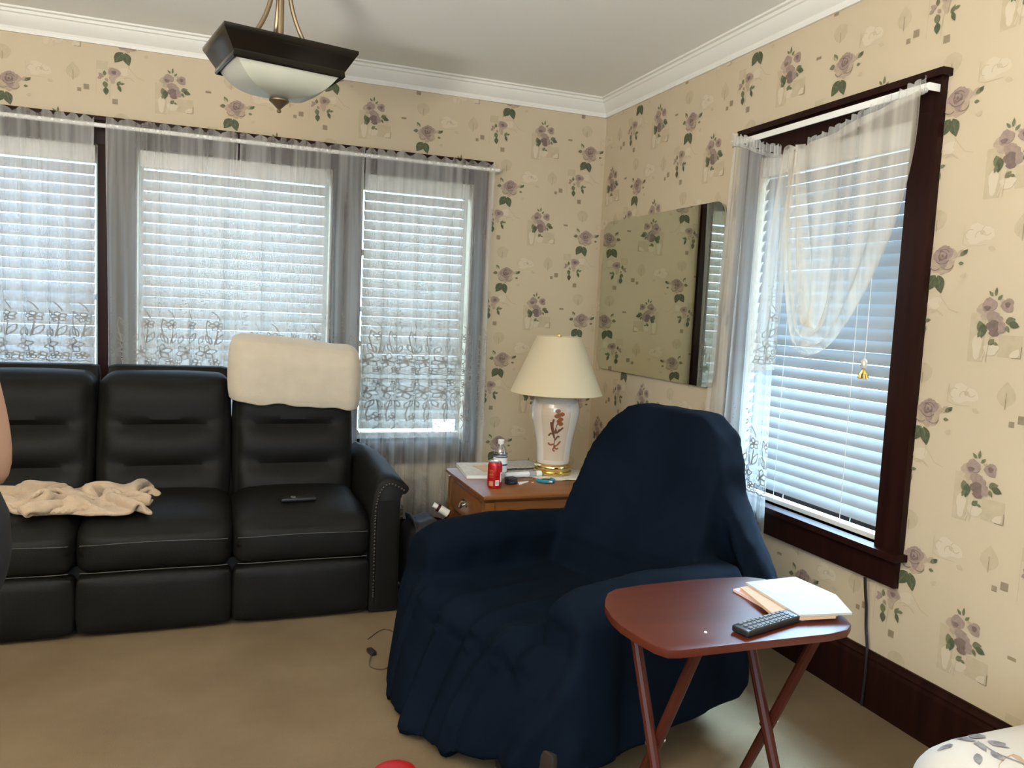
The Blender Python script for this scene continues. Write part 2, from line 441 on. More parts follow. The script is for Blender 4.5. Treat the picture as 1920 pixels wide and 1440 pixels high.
    q2, w2 = c(795, 970); P.rect(q2 - .078, q2, w2, w2 + .068, TN, 0); P.blob(q2 - .02, w2 + .012, .017, .012, CR, 1, .6); P.line([(q2 - .03, w2), (q2, w2), (q2, w2 + .035)], .0028, SQ, 1)
    P.blob(q2 - .1, w2 + .022, .026, .018, CR, 1)
    q, w = c(575, 640); P.blob(q - .016, w - .006, .022, .019, PL, 2, 0, .1, 14, 4); P.blob(q + .004, w + .006, .026, .022, MA, 3, .3, .1, 14, 3); P.blob(q - .002, w - .004, .012, .008, DK, 4)
    q, w = c(692, 640); P.blob(q, w, .021, .021, MA, 2, .5, .14, 14, 6); P.blob(q, w + .002, .009, .009, DK, 3)
    for k, (X, Y, rx, ry, m, L) in enumerate(((610, 710, .021, .022, MA, 3), (640, 735, .018, .024, MA, 4), (615, 765, .02, .022, DK, 4), (655, 775, .018, .022, MA, 3), (625, 800, .017, .015, DK, 5), (565, 690, .018, .016, PL, 2))):
        q, w = c(X, Y); P.blob(q, w, rx, ry, m, L, k * .6, .14, 12, k)
    for X, Y, l, w_, a, m in ((530, 725, .05, .026, 5.0, GR), (560, 745, .046, .026, 4.6, DG), (545, 790, .024, .014, 4.3, GR), (690, 745, .034, .024, .35, GR), (710, 750, .036, .022, 6.0, DG), (695, 765, .024, .012, 5.2, GR),
                              (600, 880, .026, .018, .8, GR), (630, 870, .016, .01, 6.0, GR), (600, 575, .022, .01, 2.3, GR), (615, 575, .028, .010, 1.5, GR), (630, 600, .022, .01, .8, GR), (645, 610, .018, .009, .2, PL)):
        q, w = c(X, Y); P.leaf(q, w, l, w_, a, m, 4)
    q, w = c(600, 830); P.line([(q, w), (q - .012, w - .045), (q - .022, w - .075)], .003, CR, 2); P.line([(q + .004, w), (q - .004, w - .05), (q - .006, w - .08)], .0024, TN, 2)
    return P
SHAPES = sorted(motif().shapes, key=lambda q: q[2])

def wallpaper(mb, mapf, u_org, v_org, du, dv, u_rng, v_rng, holes):
    for k in range(-1, 16):
        for m in range(-6, 6):
            uo = u_org - du * k if u_rng[0] < 0 and u_rng[1] <= 0 else u_org + du * k
            vo = v_org + dv * m + (dv / 2 if k % 2 else 0)
            for idx, (pts, mi, lay) in enumerate(SHAPES):
                cu = uo + sum(p[0] for p in pts) / len(pts); cv = vo + sum(p[1] for p in pts) / len(pts)
                if not (u_rng[0] < cu < u_rng[1] and v_rng[0] < cv < v_rng[1]): continue
                if any(a - .03 < cu < b + .03 and c - .03 < cv < d + .03 for a, b, c, d in holes): continue
                vs = [mapf(uo + a, vo + b, .0003 + .00003 * idx) for a, b in pts]
                mb.add(vs, [tuple(range(len(pts)))], mi)

def wall_panels(mb, boxf, a0, a1, holes):
    """rectangles round the openings, from a0 to a1, z 0..ZC"""
    xs = a0
    for h in sorted(holes):
        boxf(mb, xs, h[0], 0, ZC); boxf(mb, h[0], h[1], 0, h[2]); boxf(mb, h[0], h[1], h[3], ZC); xs = h[1]
    boxf(mb, xs, a1, 0, ZC)

mb = MB(); wall_panels(mb, lambda b, p, q, z0, z1: b.box(p, q, 0, TH, z0, z1), XL, 0, BW)
wallpaper(mb, lambda u, v, o: (u, -o, v), -.106, 1.853, .517, .515, (-4.4, -.004), (.2, 2.605), BW)
st(mb.build('wall_back', WALLM, smooth=False, weld=False), 'floral wallpapered wall with the row of three windows', 'wall')
mb = MB(); wall_panels(mb, lambda b, p, q, z0, z1: b.box(0, TH, p, q, z0, z1), YB, TH, RW)
wallpaper(mb, lambda u, v, o: (-o, -u, v), .439, 2.125, .5275, .510, (.004, 4.6), (.2, 2.605), [(-b, -a, c, d) for a, b, c, d in RW])
st(mb.build('wall_right', WALLM, smooth=False, weld=False), 'floral wallpapered wall with the mirror and single window', 'wall')
# walls behind and beside the camera (never in frame): plain, each with one assumed, unseen window opening for daylight
ASSUMED_REARW = [(-3.6, -1.4, .9, 2.2)]
mb = MB(); wall_panels(mb, lambda b, p, q, z0, z1: b.box(p, q, YB - TH, YB, z0, z1), XL, 0, ASSUMED_REARW)
st(mb.build('wall_front', M['plain'], smooth=False), 'plain wall behind the camera', 'wall')
ASSUMED_LEFTW = [(-6.2, -4.4, .9, 2.2)]
mb = MB(); wall_panels(mb, lambda b, p, q, z0, z1: b.box(XL - TH, XL, p, q, z0, z1), YB, TH, ASSUMED_LEFTW)
st(mb.build('wall_left', M['plain'], smooth=False), 'plain wall at the left of the room', 'wall')

# crown moulding
def sweep(name, prof, axis, a0, a1, m, label, cat):
    """profile (out from wall, z) run along a wall"""
    mb = MB(); n = len(prof)
    vs = []
    for t in (a0, a1):
        for o, z in prof:
            vs.append((t, -o, z) if axis == 'x' else (-o, t, z))
    fs = [(i, (i + 1) % n, n + (i + 1) % n, n + i) for i in range(n)] + [tuple(range(n)), tuple(range(2 * n - 1, n - 1, -1))]
    mb.add(vs, fs)
    return st(mb.build(name, m, auto=20), label, cat)
CP = [(0, 2.597), (.012, 2.597), (.016, 2.61), (.014, 2.622), (.022, 2.628), (.034, 2.64), (.05, 2.662), (.054, 2.672), (.062, 2.676), (.066, 2.688), (.078, 2.692), (.08, ZC), (0, ZC)]
sweep('trim_1', CP, 'x', XL, 0, M['crown'], 'cream crown moulding above the three windows', 'crown moulding')
sweep('trim_2', CP, 'y', YB, 0, M['crown'], 'cream crown moulding above the mirror wall', 'crown moulding')
BP = [(0, 0), (.022, 0), (.022, .165), (.017, .178), (.019, .186), (.010, .2), (.008, .208), (0, .208)]
sweep('baseboard_back', BP, 'x', XL, 0, M['darkwood'], 'dark wood baseboard behind the sofa', 'baseboard')
sweep('baseboard_right', BP, 'y', YB, 0, M['darkwood'], 'tall dark wood baseboard under the single window', 'baseboard')

# window casings (dark wood) ----------------------------------------------------
mb = MB()
CT = .026
edges = [-3.62] + [e for w in BW for e in (w[0], w[1])] + [-.762]
for i in range(0, len(edges), 2):
    mb.box(edges[i] + (0 if i == 0 else .004), edges[i + 1] - (0 if i == len(edges) - 2 else .004), -CT, 0, ZS - .02, ZH)
mb.box(-3.62, -.762, -CT, 0, ZH - .004, 2.225); mb.box(-3.635, -.742, -.042, 0, 2.225, 2.245)
mb.box(-3.62, -.762, -CT * .8, 0, ZS - .13, ZS - .02)
mb.box(-3.64, -.758, -.05, TH * .6, ZS - .022, ZS)
st(mb.build('trim_3', M['darkwoodv'], bevel=.002), 'dark wood casing round the row of three windows', 'window casing')
mb = MB()
for a, b in ((-2.507, -2.396), (-1.549, -1.44)): mb.box(-CT, 0, a, b, .578, 2.11)
mb.box(-CT, 0, -2.507, -1.44, 2.106, 2.215); mb.box(-.045, 0, -2.522, -1.425, 2.215, 2.24)
mb.box(-.022, 0, -2.497, -1.45, .472, .575)
mb.box(-.058, TH * .6, -2.525, -1.42, .575, .600)
st(mb.build('trim_4', M['darkwoodv'], bevel=.002), 'dark wood casing and stool of the single window', 'window casing')

def window(n, axis, a0, a1, z0, z1, sashm, label):
    w = thing('window_%d' % n, label, 'window'); w['kind'] = 'structure'
    def bx(b, p, q, o0, o1, za, zb):
        return b.box(p, q, o0, o1, za, zb) if axis == 'x' else b.box(o0, o1, p, q, za, zb)
    mb = MB(); s = .018; zm = (z0 + z1) / 2
    for p, q, za, zb in ((a0, a0 + s, z0, z1), (a1 - s, a1, z0, z1), (a0 + s, a1 - s, z0, z0 + .04), (a0 + s, a1 - s, z1 - .03, z1), (a0 + s, a1 - s, zm - .015, zm + .015)):
        bx(mb, p, q, .10, .135, za, zb)
    mb.build('window_sash', sashm, w, bevel=.003)
    mb = MB(); bx(mb, a0 + s, a1 - s, .116, .120, z0 + .04, z1 - .03); mb.build('window_pane', M['glass'], w, smooth=False)
    return w
window(1, 'x', *BW[0], M['sash'], 'left window of the row of three, behind blind and sheer')
window(2, 'x', *BW[1], M['sash'], 'middle wide window of the row of three')
window(3, 'x', *BW[2], M['sash'], 'right window of the row of three, nearest the corner')
window(4, 'y', *RW[0], M['darkwoodv'], 'single tall window on the right wall')

# blinds -------------------------------------------------------------------------
def blind(axis, a0, a1, ztop, zbot, pitch, w, angf, o, label, cords, head=.085, missing=None, sm='slat'):
    t = thing('window_blind', label, 'window blind', group=None)
    def pt(a, off, z): return (a, o + off, z) if axis == 'x' else (o + off, a, z)
    def bx(b, p, q, o0, o1, za, zb):
        return b.box(p, q, o + o0, o + o1, za, zb) if axis == 'x' else b.box(o + o0, o + o1, p, q, za, zb)
    mb = MB(); bx(mb, a0, a1, -.03, .03, ztop - head, ztop); mb.build('valance', M['rail'], t, bevel=.004)
    mb = MB(); z = ztop - head - pitch * .62; n = 0
    rnd = random.Random(int(abs(a0) * 100))
    while z > zbot + .035:
        an = angf((z - zbot) / (ztop - zbot)) + rnd.uniform(-.02, .02)
        e = a1
        if missing and zbot + missing[0] < z < zbot + missing[1]: e = a1 - missing[2]
        sag = rnd.uniform(-.0012, .0012)
        prof = []
        for k in range(5):
            q = (k / 4 - .5) * w; cv = .0035 * (1 - (k / 2 - 1) ** 2)
            prof.append((q * cos(an) - cv * sin(an), q * sin(an) + cv * cos(an)))   # room edge (negative offset) sits low
        vs = []; nn = 12
        for i in range(nn + 1):
            a = a0 + .004 + (e - a0 - .008) * i / nn
            for off, dz in prof: vs.append(pt(a, off, z + dz + sag * sin(PI * i / nn) + sag * .7 * (i / nn - .5)))
        mb.add(vs, [(i * 5 + k, i * 5 + k + 1, (i + 1) * 5 + k + 1, (i + 1) * 5 + k) for i in range(nn) for k in range(4)])
        z -= pitch; n += 1
    mb.build('slats', M[sm], t, weld=False)
    mb = MB(); bx(mb, a0, a1, -.022, .022, zbot, zbot + .02); mb.build('bottom_rail', M['rail'], t, bevel=.004)
    for c in cords:
        mb = MB()
        for off in (-.026, .026):
            mb.tube([pt(a0 + (a1 - a0) * c, off, zbot + .01), pt(a0 + (a1 - a0) * c, off, ztop - head + .01)], .0014, 5)
        mb.build('ladder_cord', M['cordw'], t)
    return t
A60 = lambda t: math.radians(58 - 2 * (1 - t))
blind('x', BW[0][0] + .01, BW[0][1] - .012, ZH - .005, ZS + .02, .0545, .0625, A60, .045, 'white slatted blind in the left window of the row', (.2, .5, .8))
blind('x', BW[1][0] + .012, BW[1][1] - .016, ZH - .005, ZS + .02, .0545, .0625, A60, .045, 'white slatted blind in the wide middle window', (.08, .36, .64, .92), sm='slat2')
blind('x', BW[2][0] + .012, BW[2][1] - .014, ZH - .005, ZS + .03, .0545, .0625, A60, .045, 'white slatted blind in the window next to the corner, bottom slats broken', (.2, .5, .8), missing=(.03, .1, .16), sm='slat3')
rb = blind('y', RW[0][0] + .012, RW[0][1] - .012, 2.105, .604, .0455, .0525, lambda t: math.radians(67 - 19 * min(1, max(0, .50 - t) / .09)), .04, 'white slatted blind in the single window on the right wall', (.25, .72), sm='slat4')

# curtain rods -------------------------------------------------------------------
t = thing('curtain_rod', 'long white rod carrying the sheers over the row of three windows', 'curtain rod')
MB().tube([(-3.66, 0, 2.192), (-3.66, -.07, 2.192), (-3.655, -.082, 2.192), (-.72, -.082, 2.192), (-.712, -.07, 2.192), (-.712, 0, 2.192)], .011, 8).build('rod', M['rod'], t)
t = thing('curtain_rod', 'flat white rod over the single window, loose from its sheers', 'curtain rod')
MB().box(-.075, -.068, -2.50, -1.455, 2.165, 2.19).box(-.07, -.02, -1.459, -1.455, 2.165, 2.19).box(-.07, -.02, -2.50, -2.496, 2.165, 2.19).build('rod', M['rod'], t, bevel=.002)

# sheers -------------------------------------------------------------------------
def folds(seed, wl, n=3):
    r = random.Random(seed)
    ks = [(2 * PI / (wl * r.uniform(.65, 1.6)), r.uniform(0, 6.28), r.uniform(.5, 1)) for _ in range(n)]
    s = sum(k[2] for k in ks)
    return lambda a: sum(k[2] * sin(k[0] * a + k[1] + .8 * sin(a * 9 + k[1])) for k in ks) / s

def lace_lines(period):
    """embroidered border: one repeat, metres, (u, v) with v=0 at the hem"""
    L = []
    def petal(cx, cy, a, l, w):
        ps = []
        for k in range(9):
            t = k / 8; ps.append((l * t, w * .5 * sin(PI * t)))
        for k in range(7, -1, -1):
            t = k / 8; ps.append((l * t, -w * .5 * sin(PI * t)))
        L.append([(cx + x * cos(a) - y * sin(a), cy + x * sin(a) + y * cos(a)) for x, y in ps])
    for k in range(6): petal(.05, .085, k * PI / 3 + .25, .042, .026)
    for k in range(5): petal(.09, .225, k * 2 * PI / 5 + .5, .026, .018)
    L.append([(.07, .13), (.062, .17), (.055, .215), (.06, .255), (.075, .235)])
    L.append([(.092, .2), (.088, .16), (.082, .125)])
    L.append([(.10, .255), (.09, .28), (.075, .3)])
    petal(.088, .13, 1.15, .06, .02); petal(.075, .13, 2.0, .055, .02); petal(.02, .13, 1.2, .045, .018)
    for k in range(4): petal(.015, .03, k * PI / 2 + .6, .024, .016)
    for k in range(5): petal(.085, .035, k * 2 * PI / 5 + .2, .02, .013)
    for k in range(7): L.append([(.03 + .01 * sin(k * 1.9), .27 + k * .016), (.037 + .01 * sin(k * 1.9), .275 + k * .016)])
    L.append([(k * period / 8, .006 + .006 * (k % 2)) for k in range(9)])
    return L

def ribbons(mb, surf, lines, width, mi):
    for ln in lines:
        for (a, b), (c, d) in zip(ln, ln[1:]):
            l = math.hypot(c - a, d - b) or 1
            px, py = -(d - b) / l * width / 2, (c - a) / l * width / 2
            mb.add([surf(a + px, b + py), surf(a - px, b - py), surf(c - px, d - py), surf(c + px, d + py)], [(0, 1, 2, 3)], mi)

def back_sheer(x0, x1, zbot, seed, label, bands):
    fl = folds(seed, .115); fh = folds(seed + 7, .034); fb = folds(seed + 3, .10)
    ZR = 2.192
    def base(x, z):
        t = min(1, max(0, (ZR - z) / .55)); t = t * t * (3 - 2 * t)
        lo = max(0, (ZR - z) / 2)
        if z > ZR - .012:      # casing and frill
            k = (z - ZR + .012) / .05
            sc = .55 + .45 * abs(sin(x * 46 + 1.2 * sin(x * 13) + seed))
            return (x + .006 * max(0, k) * fh(x + 1), -.094 - .016 * max(0, k) * fh(x), z - max(0, k) * .046 * (1 - sc))
        y = -.094 - (1 - t) * .009 * fh(x) - t * (.032 + .010 * lo) * fl(x + .015 * z) - .004 * t * fb(x * 2)
        return (x + t * .020 * fl(x + .024 + .015 * z), min(y, -.06), z)
    mb = MB()
    nx = int((x1 - x0) / .0065)
    zs = [2.236, 2.222, 2.208, 2.2, 2.192, 2.184] + [2.175 - (2.175 - zbot) * (j / 44) ** 1.05 for j in range(45)]
    vs = [base(x0 + (x1 - x0) * i / nx, z) for z in zs for i in range(nx + 1)]
    w = nx + 1
    mb.add(vs, [(j * w + i, j * w + i + 1, (j + 1) * w + i + 1, (j + 1) * w + i) for j in range(len(zs) - 1) for i in range(nx)])
    per = .105
    lines = lace_lines(per)
    for zb, flip in bands:
        for k in range(int((x1 - x0) / per)):
            def sf(u, v, k=k, zb=zb, flip=flip):
                x, y, z = base(x0 + .004 + k * per + u, zb + (-v if flip else v)); return (x, y - .0012, z)
            ribbons(mb, sf, lines, .0042, 1)
    # hemmed side edges and bottom hem
    for xe in (x0 + .006, x1 - .006):
        ribbons(mb, lambda u, v: (lambda p: (p[0], p[1] - .0012, p[2]))(base(u, v)), [[(xe, 2.17 - (2.17 - zbot) * j / 30) for j in range(31)]], .010, 2)
    o = mb.build('sheer_curtain', [M['sheer'], M['lace'], M['sheer']], weld=False)
    return tag(o, label, 'curtain', 'embroidered sheers over the row of windows')
back_sheer(-3.60, -2.828, .14, 1, 'embroidered white sheer panel at the left edge of the photo', [(1.02, False)])
back_sheer(-2.778, -2.160, .14, 5, 'embroidered white sheer panel left of the gap, over the wide window', [(1.00, False), (.99, True)])
back_sheer(-2.152, -1.506, .14, 9, 'embroidered white sheer panel behind the cream folded blanket', [(.95, False), (.94, True)])
back_sheer(-1.500, -.748, .135, 13, 'embroidered white sheer panel hanging to the floor beside the end table', [(.98, False), (.97, True), (.14, False)])

# right window: left panel hanging, right panel looped up
def sheet(T, B, seed, amp, wl, nu, nv, nrm=(-1, 0, 0), amp0=.3, frill=True, side=(0, 0, 0)):
    f = folds(seed, wl); N = V(nrm); S = V(side)
    def base(u, v):
        p = V(T(u)).lerp(V(B(u)), v)
        k = amp0 + (1 - amp0) * min(1, v * 2.5)
        L = u * (V(T(1)) - V(T(0))).length * 1.35
        return p + N * amp * k * f(L) + S * amp * .6 * k * f(L + wl * .25)
    return base
def poly(pts):
    P = [V(p) for p in pts]; d = [0]
    for a, b in zip(P, P[1:]): d.append(d[-1] + (b - a).length)
    def g(u):
        s = max(0, min(1, u)) * d[-1]
        for i in range(len(P) - 1):
            if s <= d[i + 1] + 1e-9:
                k = (s - d[i]) / max(1e-9, d[i + 1] - d[i])
                p0 = P[max(0, i - 1)]; p3 = P[min(len(P) - 1, i + 2)]
                a, b = P[i], P[i + 1]
                return .5 * (2 * a + (b - p0) * k + (2 * p0 - 5 * a + 4 * b - p3) * k * k + (3 * a - p0 - 3 * b + p3) * k ** 3)
        return P[-1]
    return g
mb = MB()
T = poly([(-.085, -1.462, 2.168), (-.085, -1.56, 2.14), (-.085, -1.70, 2.085), (-.085, -1.80, 2.06)])
Bm = poly([(-.085, -1.335, .30), (-.085, -1.5, .30), (-.085, -1.7, .30), (-.085, -1.868, .30)])
s1 = sheet(T, Bm, 21, .022, .085, 1, 1, side=(0, 1, 0))
mb.grid(lambda u, v: s1(u, v), 90, 60)
mb.grid(lambda u, v: V(T(u)) + V((-.008 - .008 * sin(u * 95) - .002, 0, .012 + .036 * v + .006 * sin(u * 70))), 90, 3)
mb.tube([T(k / 12) + V((-.006, 0, .004)) for k in range(13)], .009, 8)
for k in range(5):
    def sf(a, b, k=k):
        u = (.02 + k * .105 + a) / .53; v = 1 - (b + .36) / 1.85
        p = s1(min(1, u), v); return p + V((-.0014, 0, 0))
    ribbons(mb, sf, lace_lines(.105), .005, 1)
o = mb.build('sheer_curtain', [M['sheer'], M['lace']], weld=False)
tag(o, 'white sheer panel hanging beside the oval-cornered mirror, left half of the single window', 'curtain')

mb = MB()
XS = -.10
OUT = poly([(XS, -2.505, 2.165), (XS, -2.50, 1.98), (XS, -2.455, 1.76), (XS, -2.39, 1.60), (XS, -2.30, 1.44), (XS, -2.19, 1.31), (XS - .02, -2.10, 1.262), (XS - .02, -2.01, 1.30), (XS, -1.93, 1.45), (XS, -1.885, 1.66), (XS, -1.86, 1.88), (XS, -1.835, 2.075)])
INN = poly([(XS, -1.968, 2.07), (XS, -1.985, 1.95), (XS, -2.01, 1.82), (XS, -2.04, 1.68), (XS, -2.07, 1.56), (XS, -2.095, 1.46), (XS - .02, -2.10, 1.392), (XS - .02, -2.085, 1.43), (XS, -2.06, 1.55), (XS, -2.03, 1.70), (XS, -1.985, 1.90), (XS, -1.955, 2.085)])
f5 = folds(33, .16)
def swag(t, s):
    p = V(OUT(t)).lerp(V(INN(t)), s)
    gather = .5 + .5 * math.exp(-((t - .58) / .25) ** 2)
    fo = f5(s * .55 + .05 * t)
    return p + V((-.026 * gather * (1 + fo), .030 * gather * f5(s * .55 + .03) * (1 - abs(2 * s - 1) ** 3), 0))
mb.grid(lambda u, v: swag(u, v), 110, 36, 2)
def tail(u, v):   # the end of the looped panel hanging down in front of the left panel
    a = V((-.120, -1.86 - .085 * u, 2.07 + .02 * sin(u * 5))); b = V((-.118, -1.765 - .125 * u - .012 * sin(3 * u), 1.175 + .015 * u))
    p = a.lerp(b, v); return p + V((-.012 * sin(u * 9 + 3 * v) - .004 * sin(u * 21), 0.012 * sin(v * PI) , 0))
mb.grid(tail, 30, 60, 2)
# header frill over the sagging front rod
HD = poly([(-.085, -1.965, 2.062), (-.085, -2.10, 2.082), (-.085, -2.30, 2.125), (-.085, -2.505, 2.162)])
mb.grid(lambda u, v: V(HD(u)) + V((-.012 - .007 * sin(u * 120), 0, -.012 + .052 * v + .006 * sin(u * 90) * v)), 130, 4)
mb.tube([HD(k / 12) + V((-.006, 0, 0)) for k in range(13)], .009, 8)
# the part of the panel that falls straight from the header
SH = poly([(-.09, -2.10, 1.95), (-.09, -2.2, 1.86), (-.09, -2.36, 1.80), (-.09, -2.48, 1.86)])
for band in range(2):
    def sf(a, b, band=band):
        v = 1 - (b * .9 + .02) / .9
        p = V(tail(min(1, (a + band * .062) / .125), v)); return p + V((-.0015, 0, 0))
    ribbons(mb, sf, lace_lines(.105), .0026, 1)
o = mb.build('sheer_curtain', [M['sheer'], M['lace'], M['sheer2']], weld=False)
tag(o, 'white sheer panel looped up in a swag across the single window', 'curtain')

# blind pull
t = thing('blind_pull', 'small gold and crystal pull hanging on a cord before the single window', 'blind pull', (0, 0, 0))
MB().tube([(-.028, -2.285, 2.03), (-.035, -2.286, 1.6), (-.036, -2.288, 1.262)], .0016, 6).build('cord', M['cordw'], t)
MB().lathe([(.003, .02), (.010, .012), (.013, -.004), (.010, -.016), (.002, -.022)], (-.037, -2.288, 1.246), 10).build('bead', M['crystal'], t)
mb = MB()
for k in range(8):
    a = k * PI / 4; mb.tube([(-.037, -2.288, 1.228), (-.037 + .012 * cos(a), -2.288 + .016 * sin(a), 1.206), (-.037 + .013 * cos(a), -2.288 + .019 * sin(a), 1.192)], .004, 6)
mb.build('tassel', M['brass'], t)

# ------------------------------------------------------------------ mirror
def rrect(a0, a1, b0, b1, r, n=8):
    ps = []
    for cx, cy, s in ((a1 - r, b1 - r, 0), (a0 + r, b1 - r, PI / 2), (a0 + r, b0 + r, PI), (a1 - r, b0 + r, 1.5 * PI)):
        for k in range(n + 1):
            a = s + k * PI / 2 / n; ps.append((cx + r * cos(a), cy + r * sin(a)))
    return ps
t = thing('wall_mirror', 'large frameless mirror with rounded corners on the right wall, behind the lamp', 'mirror', (-.004, -.715, 1.50))
def plate(mb, ps, x0, x1):
    n = len(ps); vs = [(x0, a, b) for a, b in ps] + [(x1, a, b) for a, b in ps]
    mb.add(vs, [tuple(range(n)), tuple(range(2 * n - 1, n - 1, -1))] + [(i, n + i, n + (i + 1) % n, (i + 1) % n) for i in range(n)])
mb = MB(); plate(mb, rrect(-.625, .625, -.447, .447, .075), -.016, -.010); g = mb.build('glass', M['mirror'], t, auto=30)
mb = MB(); plate(mb, rrect(-.622, .622, -.444, .444, .075), -.010, 0); mb.build('backing', M['medge'], t, auto=30)

# ------------------------------------------------------------------ pendant light
ang = math.radians(12)
t = thing('pendant_light', 'bronze framed pendant lamp with a frosted glass bowl under the ceiling', 'ceiling lamp', (-2.06, -1.58, 2.04), ang)
def rect_ring(mb, rings):
    vs = []
    for hx, hy, z in rings:
        vs += [(-hx, -hy, z), (hx, -hy, z), (hx, hy, z), (-hx, hy, z)]
    fs = [(i * 4 + k, i * 4 + (k + 1) % 4, i * 4 + 4 + (k + 1) % 4, i * 4 + 4 + k) for i in range(len(rings) - 1) for k in range(4)]
    mb.add(vs, fs)
W, D = .224, .166
mb = MB(); rect_ring(mb, [(W - .035, D - .03, .118), (W - .04, D - .034, .112), (W - .042, D - .036, .125), (W - .030, D - .026, .145), (W - .010, D - .010, .178), (W, D, .194), (W, D, .205), (W - .008, D - .008, .206), (W - .03, D - .026, .165), (W - .038, D - .03, .135), (W - .035, D - .03, .118)])
mb.build('metal_frame', M['bronze'], t, bevel=.0015)
# glass bowl: four-sided dome
rings = []
for k in range(15):
    a = k / 14 * PI / 2
    rings.append(((W - .048) * (.03 + .97 * sin(a) ** 1.02), (D - .04) * (.03 + .97 * sin(a) ** 1.02), .034 + .094 * (.24 * sin(a) + .76 * sin(a) ** 3.8)))
def bowl(mb, rings, n=9):
    vs = []
    for hx, hy, z in rings:
        for s, (x0, y0, x1, y1) in enumerate(((-1, -1, 1, -1), (1, -1, 1, 1), (1, 1, -1, 1), (-1, 1, -1, -1))):
            for k in range(n):
                q = k / n; b = 1 + .05 * sin(PI * q)
                x, y = (x0 + (x1 - x0) * q), (y0 + (y1 - y0) * q)
                bx, by = (1, b) if s % 2 == 0 else (b, 1)
                vs.append((hx * x * bx, hy * y * by, z))
    m = 4 * n
    mb.add(vs, [(i * m + k, i * m + (k + 1) % m, (i + 1) * m + (k + 1) % m, (i + 1) * m + k) for i in range(len(rings) - 1) for k in range(m)] + [tuple(range(m))])
mb = MB(); bowl(mb, rings); mb.build('glass_bowl', M['alab'], t, auto=24)
MB().lathe([(.0005, -.012), (.006, -.010), (.008, -.004), (.005, .002), (.010, .006), (.022, .018), (.034, .028), (.034, .033), (.0005, .033)], (0, 0, 0), 24, cap=False).build('finial', M['bronze2'], t)
MB().tube([(0, 0, .03), (0, 0, .66)], .011, 10).build('stem', M['bronze2'], t)
for sx, sy in ((-1, 0), (1, 0), (0, 1)):
    px = W - .13
    pts = []
    for k in range(9):
        q = k / 8
        pts.append((sx * (px * (1 - q) ** 2 + .028) , sy * ((D - .08) * (1 - q) ** 2 + .028), .19 + .24 * q))
    MB().tube(pts, .008, 8).build('arm', M['bronze2'], t)
mb = MB().lathe([(.045, .43), (.05, .44), (.05, .455), (.02, .47)], (0, 0, 0), 24); mb.build('collar', M['bronze'], t)
MB().box(-.15, .15, -.006, .006, .185, .195).box(-.006, .006, -.12, .12, .185, .195).build('crossbar', M['bronze'], t)
MB().lathe([(.065, .66), (.065, .645), (.05, .632), (.012, .628)], (0, 0, 0), 24).build('canopy', M['bronze2'], t)

# ------------------------------------------------------------------ sofa
SX = [(-3.345, -2.765), (-2.765, -2.180), (-2.180, -1.600)]
t = thing('recliner_sofa', 'black leather three-seat reclining sofa with nailhead arms under the windows', 'sofa', (-2.47, -.70, 0))
def S(p): return (p[0] + 2.47, p[1] + .70, p[2])
def part(mb, name, m, **k):
    mb.v = [S(p) for p in mb.v]
    return mb.build(name, m, t, **k)
part(MB().box(-3.36, -1.585, -1.06, -.22, .012, .28), 'base', M['leather'], bevel=.012)
for a, b in SX:
    w = b - a
    o = part(MB().rbox(((a + b) / 2, -1.085, .135), (w - .012, .10, .235), .022, 8, .010), 'footrest_panel', M['leather'])
    def seat(p, q):
        x, y, z = p
        # crowned top, front edge rolling down to a near upright face
        if z > 0: z += .022 * (1 - q.x ** 4) * (1 - (q.y * .9) ** 2) - .075 * max(0, -q.y - .35) ** 1.6
        return (x, y, z)
    o = part(MB().rbox(((a + b) / 2, -.825, .365), (w - .008, .63, .215), .055, 14, .012, fn=seat), 'seat_cushion', M['leather'])
    mb = MB()
    yy = -1.151
    for zz, bow in ((.385, .008), (.275, .004)):
        mb.tube([(a + .02 + (w - .04) * k / 14, yy - .004 * sin(PI * k / 14) + (.010 if k in (0, 14) else .002 if k in (1, 13) else 0), zz + bow * sin(PI * k / 14)) for k in range(15)], .0016, 5)
    mb.v = [S(p) for p in mb.v]
    s_ = mb.build('stitching', M['thread'], o)
    def backf(p, q):
        x, y, z = p
        zz = (z + .31) / .62            # 0 bottom, 1 top
        if y < 0:
            g = 0
            for c, dpt in ((.375, .030), (.665, .034)):
                cc = c - .045 * (1 - q.x ** 2)
                d = (zz - cc) / (.062 if zz < cc else .034)
                g += dpt * math.exp(-d * d) * (1 - q.x * q.x)
            for c in (.18, .52, .84): g -= .016 * math.exp(-((zz - c) / .10) ** 2) * (1 - q.x ** 4)
            y += g
        return (x, y + .19 * (zz - .0) * .8, z)
    o = part(MB().rbox(((a + b) / 2, -.56, .695), (w - .022, .20, .62), .06, 26, .012, fn=backf), 'back_cushion', M['leather'])
    part(MB().rbox(((a + b) / 2 + .004, -.335, .70), (w - .03, .09, .66), .022, 10, .0, fn=lambda p, q: (p[0], p[1] + .06 * q.z, p[2])), 'rear_panel', M['leather'])
